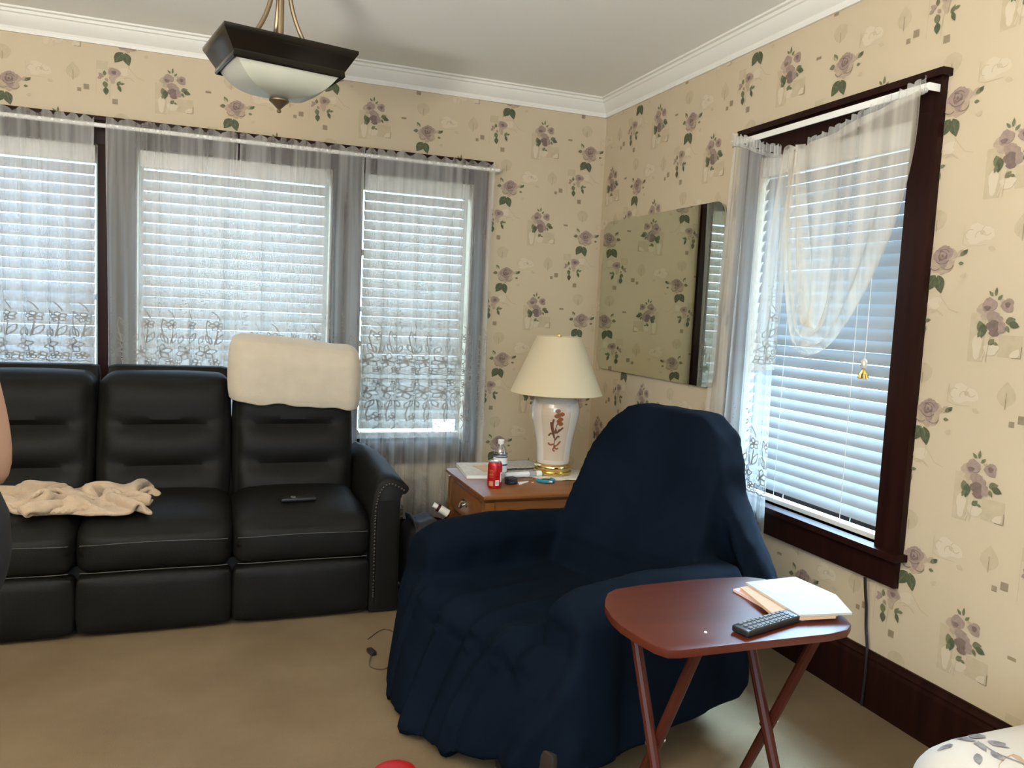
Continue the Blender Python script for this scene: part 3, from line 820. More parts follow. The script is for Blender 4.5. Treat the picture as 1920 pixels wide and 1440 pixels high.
def arm(sgn, xin, name):
    prof = [(0, .012), (0, .47), (.01, .55), (.03, .60), (.065, .625), (.105, .618), (.145, .596), (.165, .578), (.168, .566), (.158, .556), (.142, .552), (.132, .53), (.130, .47), (.135, .012)]
    mb = MB(); n = len(prof); ys = [-1.125, -1.118, -1.0, -.8, -.6, -.4, -.25, -.243]
    vs = []
    for j, y in enumerate(ys):
        sc_ = .94 if j in (0, len(ys) - 1) else 1
        rise = .028 * math.exp(-((y + .55) / .3) ** 2) - .006
        for o_, z in prof:
            zz = z if z < .1 else .012 + (z - .012) * (.985 if sc_ < 1 else 1) + rise * (z > .5)
            vs.append((xin + sgn * ((o_ - .07) * sc_ + .07), y, zz))
    fs = [(j * n + k, j * n + (k + 1) % n, (j + 1) * n + (k + 1) % n, (j + 1) * n + k) for j in range(len(ys) - 1) for k in range(n)]
    fs += [tuple(range(n)), tuple(range((len(ys)) * n - 1, (len(ys) - 1) * n - 1, -1))]
    mb.add(vs, fs)
    o = part(mb, 'armrest', M['leather'], auto=60)
    pm = MB(); pts = [(xin + sgn * a_, -1.131, z) for a_, z in ((.018, .08), (.018, .25), (.018, .45), (.028, .53), (.05, .575), (.08, .59), (.115, .578), (.142, .560))]
    P_ = poly(pts)
    L = 42
    for k in range(L):
        c = P_(k / (L - 1)); pm.lathe([(.0052, 0), (.004, .003), (.0005, .0045)], (0, 0, 0), 8)
        for i in range(len(pm.v) - 24, len(pm.v)):
            x, y, z = pm.v[i]; pm.v[i] = (c.x + x, c.y - z, c.z + y)
    pm.v = [S(p) for p in pm.v]; pm.build('nailhead_trim', M['nail'], o)
    # front panel of the arm, slightly proud
    fm = MB().rbox((xin + sgn * .074, -1.126, .27), (.10, .014, .49), .006, 6); fm.v = [S(p) for p in fm.v]; fm.build('front_panel', M['leather'], o)
arm(1, -1.604, 'armrest'); arm(-1, -3.341, 'armrest')

# crumpled throw on the sofa: a flat cloth pushed together and relaxed under its own weight
def crumple(n, size, squeeze, seed, lump, iters=420):
    g = np.linspace(-.5, .5, n); X, Y = np.meshgrid(g, g, indexing='ij')
    P = np.zeros((n, n, 3)); P[..., 0] = X * size[0]; P[..., 1] = Y * size[1]
    L0 = size[0] / (n - 1), size[1] / (n - 1)
    N = np.array([[[nz(x * 4 + seed, y * 4, k * 7.7) for k in range(3)] for y in g] for x in g])
    N2 = np.array([[[nz(x * 9 + seed, y * 9, k * 3.1 + 5) for k in range(3)] for y in g] for x in g])
    P[..., 0] = P[..., 0] * squeeze[0] + .10 * N[..., 0] + .014 * N2[..., 0]
    P[..., 1] = P[..., 1] * squeeze[1] + .09 * N[..., 1] + .014 * N2[..., 1]
    P[..., 2] = .13 + .19 * N[..., 2] + .025 * N2[..., 2]
    for cx, cy, r, h in lump: P[..., 2] += h * np.exp(-((P[..., 0] - cx) ** 2 + (P[..., 1] - cy) ** 2) / r ** 2)
    Q = P.copy()
    cons = []
    for (dx, dy, k) in ((1, 0, 1), (0, 1, 1), (1, 1, .7), (1, -1, .7), (3, 0, .35), (0, 3, .35)):
        cons.append((dx, dy, math.hypot(dx * L0[0], dy * L0[1]), k))
    for it in range(iters):
        v = (P - Q) * .93; Q = P.copy(); P = P + v; P[..., 2] -= .00022
        for _ in range(4):
            for dx, dy, l, k in cons:
                if dy >= 0: a = P[:n - dx, :n - dy]; b = P[dx:, dy:]
                else: a = P[:n - dx, -dy:]; b = P[dx:, :n + dy]
                d = b - a; q = np.linalg.norm(d, axis=-1, keepdims=True) + 1e-9
                c = d * (k * .5 * (q - l) / q)
                if abs(dx) + abs(dy) > 2: c = np.where(q < l * .75, c * .5, 0)
                else: c = c * .8
                a += c; b -= c
            low = P[..., 2] < .008
            P[..., 2] = np.maximum(P[..., 2], .008)
            P[..., :2][low] = P[..., :2][low] * .35 + Q[..., :2][low] * .65
    return P
n = 64
P = crumple(n, (1.05, .90), (.49, .38), 3.3, ((.14, .06, .11, .16), (-.14, .07, .12, .08)))
mb = MB(); mb.add(P.reshape(-1, 3).tolist(), [(i * n + j, i * n + j + 1, (i + 1) * n + j + 1, (i + 1) * n + j) for i in range(n - 1) for j in range(n - 1)])
o = mb.build('throw_blanket', M['fleece'], None, loc=(-2.82, -.87, .488), weld=False)
o.data = evaluated(o.data, [('SMOOTH', dict(iterations=4, factor=.5)), ('SOLIDIFY', dict(thickness=.017, offset=0)), ('SUBSURF', dict(levels=1, render_levels=1))])
for p in o.data.polygons: p.use_smooth = True
tag(o, 'crumpled beige fleece throw lying on the black sofa seat', 'blanket')

# folded cream blanket over the right back
def over(u, v):
    # profile runs up the front, over the top and down behind
    pr = [(-.045, 0), (-.058, .04), (-.062, .12), (-.058, .20), (-.035, .262), (.02, .285), (.075, .28), (.11, .25), (.12, .18), (.12, .08), (.115, .02)]
    k = v * (len(pr) - 1); i = min(len(pr) - 2, int(k)); q = k - i
    y = pr[i][0] * (1 - q) + pr[i + 1][0] * q; z = pr[i][1] * (1 - q) + pr[i + 1][1] * q
    e = abs(2 * u - 1); rnd = 1 - .55 * max(0, e - .86) / .14 * max(0, (e - .86) / .14)
    x = (u - .5) * (.565 + .02 * sin(v * 7))
    y = .04 + (y - .04) * rnd; z = .14 + (z - .14) * (1 - .10 * max(0, (e - .9) / .1) ** 2) + .012 * nz(x * 5, v * 3, 2) + (.016 * nz(x * 9, 0, 5) if v < .12 else 0)
    y += .008 * nz(x * 6, z * 8, 7)
    return (x, y, z - .035 * (u - .5))
mb = MB(); mb.grid(over, 60, 40)
o = mb.build('folded_blanket', M['cream'], None, loc=(-1.885, -.508, .872), weld=False)
me = evaluated(o.data, [('SOLIDIFY', dict(thickness=.035, offset=1)), ('SUBSURF', dict(levels=1, render_levels=1))]); o.data = me; me.name = 'folded_blanket'
for p in me.polygons: p.use_smooth = True
tag(o, 'cream folded blanket draped over the right back cushion of the sofa', 'blanket')

# phone-like remote on the sofa
t = thing('handset', 'small black handset lying on the right seat of the sofa', 'handset', (-1.905, -.985, .496), .06)
MB().rbox((0, 0, .008), (.15, .05, .016), .006, 5).build('body', M['blackp'], t)
MB().box(-.03, -.012, -.008, .008, .0155, .0175).box(-.03, -.022, .010, .016, .0155, .0175).build('button', M['greyp'], t)

# ------------------------------------------------------------------ navy covered recliner
CH = dict(c=(-1.08, -2.09), th=math.radians(17))
t = thing('recliner_chair', 'recliner armchair draped in a dark navy cloth cover', 'armchair', (CH['c'][0], CH['c'][1], 0), PI + CH['th'])
# local axes: +x front, +y the sitter's left (towards the photographer)
def chair_cover():
    mb = MB()
    def H(pts): mb.add(*hull(pts))
    def bx(x0, x1, y0, y1, z0, z1): return [(x, y, z) for x in (x0, x1) for y in (y0, y1) for z in (z0, z1)]
    # seat and deck
    H(bx(-.30, .38, -.34, .34, .06, .405) + [(.44, -.33, .36), (.44, .33, .36)])
    # arms: rounded along their length
    for s in (-1, 1):
        pts = []
        for x, w_, zt in ((-.36, .085, .57), (0, .095, .60), (.30, .10, .595), (.385, .085, .56)):
            for k in range(9):
                a = PI * k / 8; pts.append((x, s * .40 + w_ * cos(a), zt - .09 + .09 * sin(a)))
            pts += [(x, s * .40 - w_, .12), (x, s * .40 + w_, .12)]
        H(pts)
    # back: leaning, with rounded shoulders
    pts = []
    for x, z, w_, th in ((-.16, .36, .33, .20), (-.26, .62, .345, .22), (-.36, .86, .32, .20), (-.41, .97, .26, .17), (-.44, 1.035, .18, .12)):
        pts += [(x, -w_, z), (x, w_, z), (x - th, -w_ * .95, z), (x - th, w_ * .95, z)]
    pts += [(-.30, -.36, .10), (-.30, .36, .12), (-.46, -.36, .10), (-.46, .34, .14)]
    H(pts)
    # cloth falling from the left arm front to the floor
    H(bx(.30, .40, -.48, .46, .30, .40) + [(.49, -.40, .02), (.55, -.27, .02), (.60, -.07, .02), (.56, .14, .04), (.47, .36, .09), (.42, .49, .10), (.36, -.47, .03), (.36, .50, .1)])
    # side falls
    H([(-.40, -.46, .5), (.36, -.46, .5), (-.45, -.50, .03), (.42, -.52, .03), (-.40, -.36, .5), (.36, -.36, .5), (-.40, -.36, .03), (.4, -.36, .03)])
    H([(-.40, .46, .5), (.36, .47, .5), (-.40, .48, .15), (.42, .52, .10), (-.40, .36, .5), (.36, .36, .5), (-.40, .36, .15), (.4, .36, .10)])
    # drape hanging from the back's right shoulder down past the arm
    H([(-.42, .22, .98), (-.36, .30, .86), (-.46, .36, .70), (-.40, .45, .50), (-.50, .53, .40), (-.62, .50, .34), (-.60, .30, .36), (-.55, .20, .95), (-.62, .40, .5), (-.40, .50, .36)])
    H([(-.42, -.22, .98), (-.40, -.34, .6), (-.50, -.38, .15), (-.40, -.44, .15), (-.50, .36, .17), (-.58, 0, .9), (-.40, .44, .17)])
    me = bpy.data.meshes.new('c'); me.from_pydata(mb.v, [], mb.f)
    me = evaluated(me, [('REMESH', dict(mode='VOXEL', voxel_size=.014)), ('SMOOTH', dict(iterations=8, factor=.5))])
    n = len(me.vertices)
    co_ = np.empty(n * 3); me.vertices.foreach_get('co', co_); co_ = co_.reshape(-1, 3)
    no = np.array([v.normal[:] for v in me.vertices])
    out = co_.copy()
    for i in range(n):
        x, y, z = co_[i]; nn = no[i]
        side = 1 - min(1, abs(nn[2]))        # upright cloth only
        d = 0.0
        # hanging folds round the skirt
        if z < .56:
            a = math.atan2(y, x)
            per = y * 1.0 if x > .25 else (x * .9 + (2 if y > 0 else 5))
            k = min(1, (.58 - z) / .30)
            wv = sin(per * 21 + 2.2 * sin(per * 6 + 1) + z * 2.5) + .7 * sin(per * 37 + 2 * sin(per * 5) + z * 1.5)
            d += .013 * k * side * wv * (.6 + .6 * nz(per * 3, z, 4))
            if x > .3:      # long pleats dragging from the seat down the front
                q = y + .16 * (.5 - z) + .05 * sin(z * 6 + y * 5)
                d += .034 * k * min(1, (x - .3) / .1) * ((1 - abs(sin(q * 13 + .6))) ** 2 - .6 * (1 - abs(sin(q * 19 + 2))) ** 3)
        # folds dragging over the seat to the front edge
        if x > -.12 and abs(y) < .31 and .3 < z < .52 and nn[2] > .3:
            q = y + .28 * (x - .1) ** 2 - .10 * x
            d += .010 * min(1, (x + .12) / .3) * (sin(q * 42 + 1) + .5 * sin(q * 75))
        # soft creases on the back and arms
        if z > .5: d += .008 * nz(x * 5, y * 4, z * 5) + .004 * (1 - abs(nz(x * 9 + 3, y * 9, z * 9))) ** 4
        out[i] = co_[i] + nn * d
    out[:, 2] = np.maximum(out[:, 2], .004)
    me.vertices.foreach_set('co', out.ravel())
    me = evaluated(me, [('SMOOTH', dict(iterations=2, factor=.5))])
    for p in me.polygons: p.use_smooth = True
    return me
mesh_obj('cloth_cover', chair_cover(), M['navy'], t)
MB().rbox((0, 0, .11), (.78, .66, .21), .02, 6).build('base', M['base'], t)
MB().rbox((.43, .33, .085), (.05, .26, .165), .012, 6).build('footrest_board', M['base'], t)

# ------------------------------------------------------------------ tray table
t = thing('tray_table', 'folding tray table with a reddish brown top and crossed legs before the navy chair', 'tray table', (-1.06, -2.925, 0))
OX, OY = 1.06, 2.925
outl = [(-1.318, -2.80), (-1.345, -2.85), (-1.362, -2.92), (-1.365, -2.97), (-1.358, -3.03), (-1.345, -3.09), (-1.328, -3.119), (-1.30, -3.125), (-1.127, -3.128), (-.90, -3.134), (-.84, -3.125), (-.805, -3.10), (-.785, -3.06), (-.772, -2.98), (-.768, -2.90),
        (-.778, -2.82), (-.80, -2.765), (-.84, -2.738), (-.93, -2.729), (-1.02, -2.725), (-1.18, -2.732), (-1.26, -2.745), (-1.295, -2.768)]
mb = MB(); mb.prism([(x + OX, y + OY) for x, y in outl], .640, .660)
mb.build('tray_top', M['tray'], t, bevel=.005)
MB().box(-.20, .20, -.10, -.07, .616, .640).box(-.20, .20, .075, .105, .616, .640).build('underframe', M['leg'], t, bevel=.004)
for xx in (-.175, .168):
    for s, dx in ((1, 0.0), (-1, .024)):
        MB().tube([(xx + dx, s * .135, .622), (xx + dx, -s * .005, .33), (xx + dx, -s * .165, .004)], [.0135, .0145, .012], 10).build('leg', M['leg'], t)
    MB().tube([(xx - .014, 0, .33), (xx + .040, 0, .33)], .005, 8).build('pivot_pin', M['alu'], t)
MB().tube([(-.17, -.115, .10), (.17, -.115, .10)], .009, 8).build('stretcher', M['leg'], t)
MB().tube([(-.15, .115, .10), (.19, .115, .10)], .009, 8).build('stretcher', M['leg'], t)

# things on the tray
def quadslab(name, pts, z, th, m, label, cat, group=None, extra=None):
    mb = MB(); mb.prism(pts, z, z + th)
    o = mb.build(name, m if isinstance(m, list) else [m], smooth=False)
    return tag(o, label, cat, group)
quadslab('envelope', [(-.955, -2.835), (-.80, -2.80), (-.80, -3.05), (-.955, -3.055)], .6605, .006, M['pinkp'], 'pinkish envelope at the bottom of the mail pile on the tray table', 'envelope', 'mail on the tray table')
quadslab('envelope', [(-.94, -2.845), (-.78, -2.83), (-.83, -3.075), (-.985, -3.055)], .667, .007, M['manila'], 'tan envelope between the pinkish and the white mail on the tray table', 'envelope', 'mail on the tray table')
e = thing('envelope', 'white window envelope on top of the mail pile on the tray table', 'envelope', (-.845, -2.945, .6745), 0, 'mail on the tray table')
mb = MB(); mb.prism([(-.065, .118), (.105, .125), (.115, -.02), (.06, -.135), (-.085, -.115)], 0, .005); mb.build('paper', M['envelope'], e, smooth=False)
MB().box(-.045, .01, .03, .10, .005, .0056).box(.02, .07, .035, .10, .005, .0056).build('address_window', M['white'], e, smooth=False)
t2 = thing('remote_control', 'dark grey remote control lying on the tray table beside the mail', 'remote control', (-1.022, -3.062, .6605), .26)
MB().rbox((0, 0, .009), (.205, .05, .018), .006, 6).build('body', M['blackp'], t2)
mb = MB()
for i in range(11):
    for j in range(3):
        mb.rbox((-.082 + i * .0152, -.0145 + j * .0145, .0185), (.0105, .009, .004), .0015, 1)
mb.build('keypad', M['greyp'], t2)
tag(MB().lathe([(.0005, .003), (.003, .0025), (.004, 0)], (-1.19, -3.055, .660), 8).build('crumb', M['white']), 'tiny white crumb on the tray table top', 'crumb')

# ------------------------------------------------------------------ end table
t = thing('end_table', 'honey oak end table with a drawer between sofa and navy chair', 'end table', (-.835, -1.075, 0))
hx, hy, HT = .335, .305, .58
mb = MB(); rect_ring(mb, [(hx - .022, hy - .022, HT - .034), (hx - .006, hy - .006, HT - .022), (hx, hy, HT - .016), (hx, hy, HT - .004), (hx - .006, hy - .006, HT)]); mb.f += [(19, 18, 17, 16)[::-1], (0, 1, 2, 3)]; mb.m += [0, 0]
mb.build('top', M['oak'], t, bevel=.0015)
ix, iy = hx - .035, hy - .035
for sx in (-1, 1):
    for sy in (-1, 1):
        MB().box(sx * ix - .022, sx * ix + .022, sy * iy - .022, sy * iy + .022, .002, HT - .034).build('leg', M['oak'], t, bevel=.004)
MB().box(-ix + .022, ix - .022, -iy - .012, -iy + .006, .36, HT - .034).box(-ix + .022, ix - .022, iy - .006, iy + .012, .36, HT - .034).box(ix - .006, ix + .012, -iy + .022, iy - .022, .36, HT - .034).build('apron', M['oak'], t, bevel=.002)
MB().box(-ix - .006, -ix + .012, -iy + .022, iy - .022, .40, HT - .034).box(-ix - .004, -ix + .012, -iy + .022, iy - .022, .36, .38).build('drawer_rail', M['oak'], t, bevel=.002)
d = MB().box(-ix - .022, -ix - .006, -iy + .030, iy - .030, .405, HT - .048).build('drawer', M['oak'], t, bevel=.005)
mb = MB(); mb.prism([(a, b) for a, b in [(.035 * cos(k * PI / 8), .020 * sin(k * PI / 8)) for k in range(16)]], 0, .003)
mb.v = [(-ix - .0225 - z, x, .475 + y) for x, y, z in mb.v]
mb.tube([(-ix - .026, -.024, .478), (-ix - .040, -.022, .472), (-ix - .046, -.012, .458), (-ix - .047, 0, .454), (-ix - .046, .012, .458), (-ix - .040, .022, .472), (-ix - .026, .024, .478)], .0035, 8)
mb.build('drawer_pull', M['pewter'], d)
MB().box(-ix, ix, -iy, iy, .14, .16).build('lower_shelf', M['oak'], t, bevel=.003)

# lamp ---------------------------------------------------------------------------
LX, LY, LZ = -.675, -.972, HT + .005
t = thing('table_lamp', 'porcelain ginger jar table lamp with cream cone shade on the end table', 'lamp', (LX, LY, LZ))
MB().lathe([(.090, 0), (.095, .004), (.095, .016), (.088, .020), (.088, .026), (.092, .030), (.092, .044), (.086, .050), (.0005, .050)], n=48).build('brass_base', M['brass'], t, auto=50)
jar = [(.072, .05), (.080, .055), (.083, .075), (.084, .10), (.090, .15), (.099, .20), (.109, .245), (.117, .285), (.120, .315), (.117, .345), (.107, .370), (.088, .388), (.066, .396), (.058, .402), (.058, .414), (.050, .418)]
JP = poly([(r, 0, z) for r, z in jar])
def jr(z):
    lo, hi = 0.0, 1.0
    for _ in range(26):
        m = (lo + hi) / 2
        if JP(m).z < z: lo = m
        else: hi = m
    return JP(lo).x
faces8 = lambda a, z: 1 - .010 * (1 - cos(((a + .25) % (PI / 4) - PI / 8) * 2)) * 4 * (1 if z < .375 else 0)
mb = MB(); prof = [(JP(k / 40).x, JP(k / 40).z) for k in range(41)]
mb.lathe(prof, n=96, rf=faces8)
CA = math.atan2(C0.y - LY, C0.x - LX) + .06      # the painted side
def onjar(a, z, lift):
    r = jr(z) * faces8(CA + a, z) + lift
    return (r * cos(CA + a), r * sin(CA + a), z)
def jstroke(pts, w, mi):
    for (a, b), (c, d) in zip(pts, pts[1:]):
        L = math.hypot((c - a) * .1, d - b) or 1; na, nb = -(d - b) / L * w / 2, (c - a) * .1 / L * w / 2
        mb.add([onjar(a + na / .1, b + nb, .0012), onjar(a - na / .1, b - nb, .0012), onjar(c - na / .1, d - nb, .0012), onjar(c + na / .1, d + nb, .0012)], [(0, 1, 2, 3)], mi)
# peach ground of the front panel
gp = [[(-.66 + 1.28 * i / 12, .075 + .28 * j / 16) for i in range(13)] for j in range(17)]
for j in range(16):
    for i in range(12):
        mb.add([onjar(*gp[j][i], .0006), onjar(*gp[j][i + 1], .0006), onjar(*gp[j + 1][i + 1], .0006), onjar(*gp[j + 1][i], .0006)], [(0, 1, 2, 3)], 1)
jstroke([(-.05, .145), (-.02, .18), (-.06, .215), (.02, .25), (.10, .275), (.14, .30)], .004, 3)
for k, (a, z) in enumerate(((.10, .305), (.18, .285), (.02, .30), (.12, .275), (.22, .31), (.05, .325), (.20, .262))):
    for q in range(6):
        an = q * PI / 3 + k
        jstroke([(a, z), (a + .11 * cos(an), z + .010 * sin(an))], .009, 2)
for pts in ([(-.05, .20), (-.20, .215), (-.33, .20)], [(-.03, .215), (.15, .225), (.33, .245)], [(-.04, .19), (-.18, .235), (-.22, .27)], [(0, .18), (.12, .20), (.2, .195)], [(-.06, .16), (-.25, .155), (-.36, .165)], [(-.03, .15), (.12, .155), (.28, .175)],
            [(-.05, .15), (.08, .135), (.2, .14)], [(-.08, .215), (-.15, .25), (-.10, .285)], [(.0, .235), (.05, .215), (.18, .235)], [(-.02, .145), (-.1, .13), (.02, .125)]):
    P_ = poly([(a, 0, z) for a, z in pts]); jstroke([(P_(k / 6).x, P_(k / 6).z) for k in range(7)], .0085, 3 if pts[0][1] > .17 else 2)
mb.build('jar', [M['porcelain'], M['panel'], M['rust'], M['rust2']], t, auto=28, weld=False)
MB().lathe([(.018, .414), (.018, .43), (.008, .435), (.008, .672), (.012, .68), (.009, .69), (.0005, .694)], n=16).build('neck', M['brass'], t)
mb = MB()
for k in range(3):
    a = k * 2 * PI / 3; mb.tube([(0, 0, .670), (.107 * cos(a), .107 * sin(a), .673)], .0018, 6)
mb.build('shade_spider', M['brass'], t)
mb = MB(); mb.lathe([(.228, .402), (.226, .400), (.2255, .402), (.111, .678), (.113, .681), (.1125, .677), (.228, .402)], n=64, cap=False)
mb.build('lamp_shade', M['shade'], t, auto=60)
# doily
mb = MB()
vs = [(0, 0, 0.0035)]; n = 72
for k in range(n):
    a = 2 * PI * k / n; r = .165 + .012 * abs(sin(6 * a)); vs.append((r * cos(a), r * .9 * sin(a), .0015 + .002 * sin(5 * a) ** 2))
mb.add(vs, [(0, 1 + k, 1 + (k + 1) % n) for k in range(n)])
o = mb.build('doily', M['doily'], None, loc=(LX + .01, LY - .01, HT + .0005))
o.data = evaluated(o.data, [('SOLIDIFY', dict(thickness=.0012, offset=0))])
tag(o, 'cream lace doily under the lamp on the end table', 'doily')

# things on the end table -----------------------------------------------------
t = thing('soda_can', 'red drink can on the near corner of the end table', 'can', (-1.068, -1.222, HT), 1.1)
mb = MB(); mb.lathe([(.026, 0), (.030, .004), (.033, .012), (.033, .104), (.0315, .110), (.027, .118)], n=40, cap=False); can_r = lambda z: .0334
def canpatch(a0, a1, z0, z1, mi, lift=.0004):
    n = max(2, int((a1 - a0) / .12))
    for i in range(n):
        p, q = a0 + (a1 - a0) * i / n, a0 + (a1 - a0) * (i + 1) / n; r = .033 + lift
        mb.add([(r * cos(p), r * sin(p), z0), (r * cos(q), r * sin(q), z0), (r * cos(q), r * sin(q), z1), (r * cos(p), r * sin(p), z1)], [(0, 1, 2, 3)], mi)
ca = math.atan2(C0.y + 1.222, C0.x + 1.068) - 1.1
canpatch(ca + .12, ca + .62, .016, .040, 1)
for k in range(7): canpatch(ca + .16 + k * .06, ca + .16 + k * .06 + (.018, .03)[k % 2], .019, .037, 2, .0008)
canpatch(ca - .85, ca - .2, .013, .034, 3)
for k in range(6): canpatch(ca - .8, ca - .1 - .1 * (k % 2), .052 + k * .006, .0535 + k * .006, 3)
for a0, a1, z0, z1 in ((ca + .85, ca + 1.0, .03, .075), (ca + 1.0, ca + 1.25, .066, .075), (ca + 1.1, ca + 1.2, .034, .060), (ca + 1.3, ca + 1.42, .03, .08)): canpatch(a0, a1, z0, z1, 1)
mb.build('can_body', [M['red'], M['white'], M['blackp'], M['gold']], t, weld=False)
MB().lathe([(.027, .1175), (.0275, .120), (.026, .1205), (.0245, .117), (.0005, .117)], n=32, cap=False).build('can_lid', M['alu'], t)
MB().lathe([(.0005, .003), (.022, .0015), (.026, 0), (.0268, .0015)], n=32, cap=False).build('can_bottom', M['alu'], t)

t = thing('water_bottle', 'clear plastic water bottle with white cap behind the red can', 'bottle', (-1.010, -1.128, HT))
bp = [(.026, 0), (.0315, .004), (.032, .02), (.0305, .03), (.032, .04), (.032, .118), (.0300, .125), (.032, .132), (.031, .145), (.024, .163), (.015, .178), (.0125, .184), (.0125, .196)]
MB().lathe(bp, n=36, cap=False).build('bottle_body', M['pet'], t)
MB().lathe([(.0135, .183), (.0142, .185), (.0142, .202), (.0125, .204), (.0005, .204)], n=24, cap=False).build('cap', M['white'], t)
MB().lathe([(.0324, .055), (.0324, .122)], n=36, cap=False).build('label_sleeve', M['white'], t)
MB().lathe([(.0327, .122), (.0327, .126)], n=36, cap=False).lathe([(.0327, .135), (.0325, .138)], n=36, cap=False).lathe([(.0328, .085), (.0328, .092)], n=36, cap=False).build('label_stripe', M['blue'], t)

t = thing('magazine', 'thick pale magazine at the left edge of the end table', 'magazine', (-1.035, -.885, HT), -.12)
MB().box(-.085, .10, -.15, .15, 0, .016).build('pages', M['white'], t, smooth=False)
MB().box(-.087, .102, -.152, .152, .016, .0172).build('front_cover', M['page'], t, smooth=False)
quadslab('paper_sheet', [(-1.045, -.82), (-.93, -.80), (-.93, -.985), (-1.03, -.97)], HT + .0178, .0012, M['manila'], 'tan paper slip on top of the magazine on the end table', 'paper')
t = thing('newspaper', 'folded newspaper stack at the back of the end table beside the lamp', 'newspaper', (-.812, -.845, HT), .1)
for k, (z, m_) in enumerate(((0, 'newsd'), (.008, 'news'), (.014, 'newsd'), (.024, 'news'))):
    mb = MB(); mb.grid(lambda u, v, k=k, z=z: ((u - .5) * .20 + .008 * sin(k * 2.1), (v - .5) * .17 + .006 * cos(k * 3), z + .006 + .004 * nz(u * 3, v * 2, k)), 12, 8)
    o = mb.build('folded_section', M[m_], t, weld=False); o.data = evaluated(o.data, [('SOLIDIFY', dict(thickness=.006, offset=-1))])
t = thing('paper_roll', 'white rolled paper with a grey band lying on the end table', 'paper roll', (-.862, -1.035, HT), .12)
MB().tube([(-.10, 0, .0145), (.105, 0, .0145)], .014, 20).build('roll', M['white'], t)
MB().tube([(.035, 0, .0145), (.075, 0, .0145)], .0145, 20, cap=False).build('band', M['band'], t)
t = thing('charger', 'small black charger block on the end table', 'charger', (-.968, -1.168, HT), .2)
MB().rbox((0, 0, .017), (.052, .04, .034), .006, 5).build('body', M['blackp'], t)
MB().box(-.014, -.010, -.0215, -.0200, .010, .014).box(-.002, .002, -.0215, -.0200, .010, .014).build('port', M['greyp'], t)
quadslab('paper_scrap', [(-.935, -1.19), (-.925, -1.145), (-.868, -1.138)], HT + .0003, .004, M['white'], 'small white paper triangle beside the black charger', 'paper')
tag(MB().lathe([(.0005, .006), (.006, .004), (.008, 0)], (-.853, -1.152, HT), 8).build('candy', M['gold']), 'tiny tan crumb between the white scrap and the teal clippers', 'crumb')
t = thing('nail_clippers', 'teal handled small clippers beside the lamp doily', 'clippers', (-.785, -1.155, HT), .1)
MB().tube([(-.035, .02, .009), (-.036, .0, .009), (-.02, -.022, .009), (0, -.030, .009)], .0085, 10).tube([(0, -.030, .009), (.022, -.022, .009), (.040, .0, .009), (.040, .024, .009)], .0085, 10).build('handle', M['teal'], t)
MB().box(-.018, .018, -.012, .014, .004, .016).build('spring', M['blackp'], t, bevel=.002)
MB().rbox((0, -.036, .009), (.022, .016, .010), .003, 3).build('jaw', M['alu'], t)

# bag and bottle beside the end table -----------------------------------------
t = thing('tote_bag', 'dark soft bag on the floor between sofa arm and end table', 'bag', (-1.305, -.875, 0))
MB().rbox((0, 0, .185), (.19, .26, .35), .06, 10, .01, fn=lambda p, q: (p[0] * (1 - .15 * q.z) + .01 * nz(p[1] * 12, p[2] * 9, 1), p[1] * (1 - .1 * q.z), p[2] + .02 * nz(p[0] * 14, p[1] * 14, 3) * (q.z > 0))).build('bag_body', M['bagm'], t)
mb = MB(); mb.tube([(-.05, -.1, .33), (-.06, -.09, .36), (-.06, 0, .375), (-.06, .09, .36), (-.05, .1, .33)], .008, 8); mb.build('handle', M['bagm'], t)
t = thing('pill_bottle', 'small brown bottle with white cap and label lying on the dark bag', 'bottle', (-1.235, -.90, .385), -.3)
MB().tube([(-.005, 0, .030), (.055, 0, -.005)], .019, 20).build('bottle_body', M['brownb'], t)
MB().tube([(.006, 0, .0235), (.048, 0, -.001)], .0195, 20, cap=False).build('label_band', M['white'], t)
MB().tube([(-.026, 0, .042), (-.006, 0, .0305)], .013, 20).build('cap', M['white'], t)

# cables -----------------------------------------------------------------------
t = thing('charging_cable', 'thin cable looped on the carpet with a dark plug left of the navy chair', 'cable', (0, 0, 0))
P_ = poly([(-1.655, -1.40, .004), (-1.60, -1.335, .004), (-1.565, -1.315, .004), (-1.535, -1.36, .004), (-1.545, -1.46, .004), (-1.575, -1.58, .004), (-1.62, -1.665, .004), (-1.66, -1.682, .004), (-1.69, -1.64, .004), (-1.672, -1.565, .006)])
MB().tube([P_(k / 50) for k in range(51)], .0026, 6).build('wire', M['clearcable'], t)
MB().rbox((-1.664, -1.535, .010), (.024, .05, .018), .005, 4, rot=Matrix.Rotation(.25, 3, 'Z')).build('plug', M['cable'], t)
P_ = poly([(-.028, -2.372, .472), (-.026, -2.376, .43), (-.018, -2.380, .36), (-.016, -2.385, .29), (-.022, -2.402, .235), (-.027, -2.41, .20), (-.028, -2.412, .10), (-.03, -2.41, .006)])
tag(MB().tube([P_(k / 30) for k in range(31)], .0052, 8).build('power_cord', M['cable']), 'black cord hanging from the single window down to the baseboard', 'cord')

# red tub at the bottom edge ---------------------------------------------------
t = thing('red_tub', 'round bright red plastic tub on the carpet at the bottom edge', 'tub', (-1.772, -2.475, 0))
MB().lathe([(.050, .002), (.053, .006), (.058, .070)], n=40).build('tub_body', M['redpl'], t)
MB().lathe([(.060, .066), (.061, .072), (.060, .079), (.052, .083), (.03, .084), (.0005, .0845)], n=40, cap=False).build('lid', M['redpl'], t)

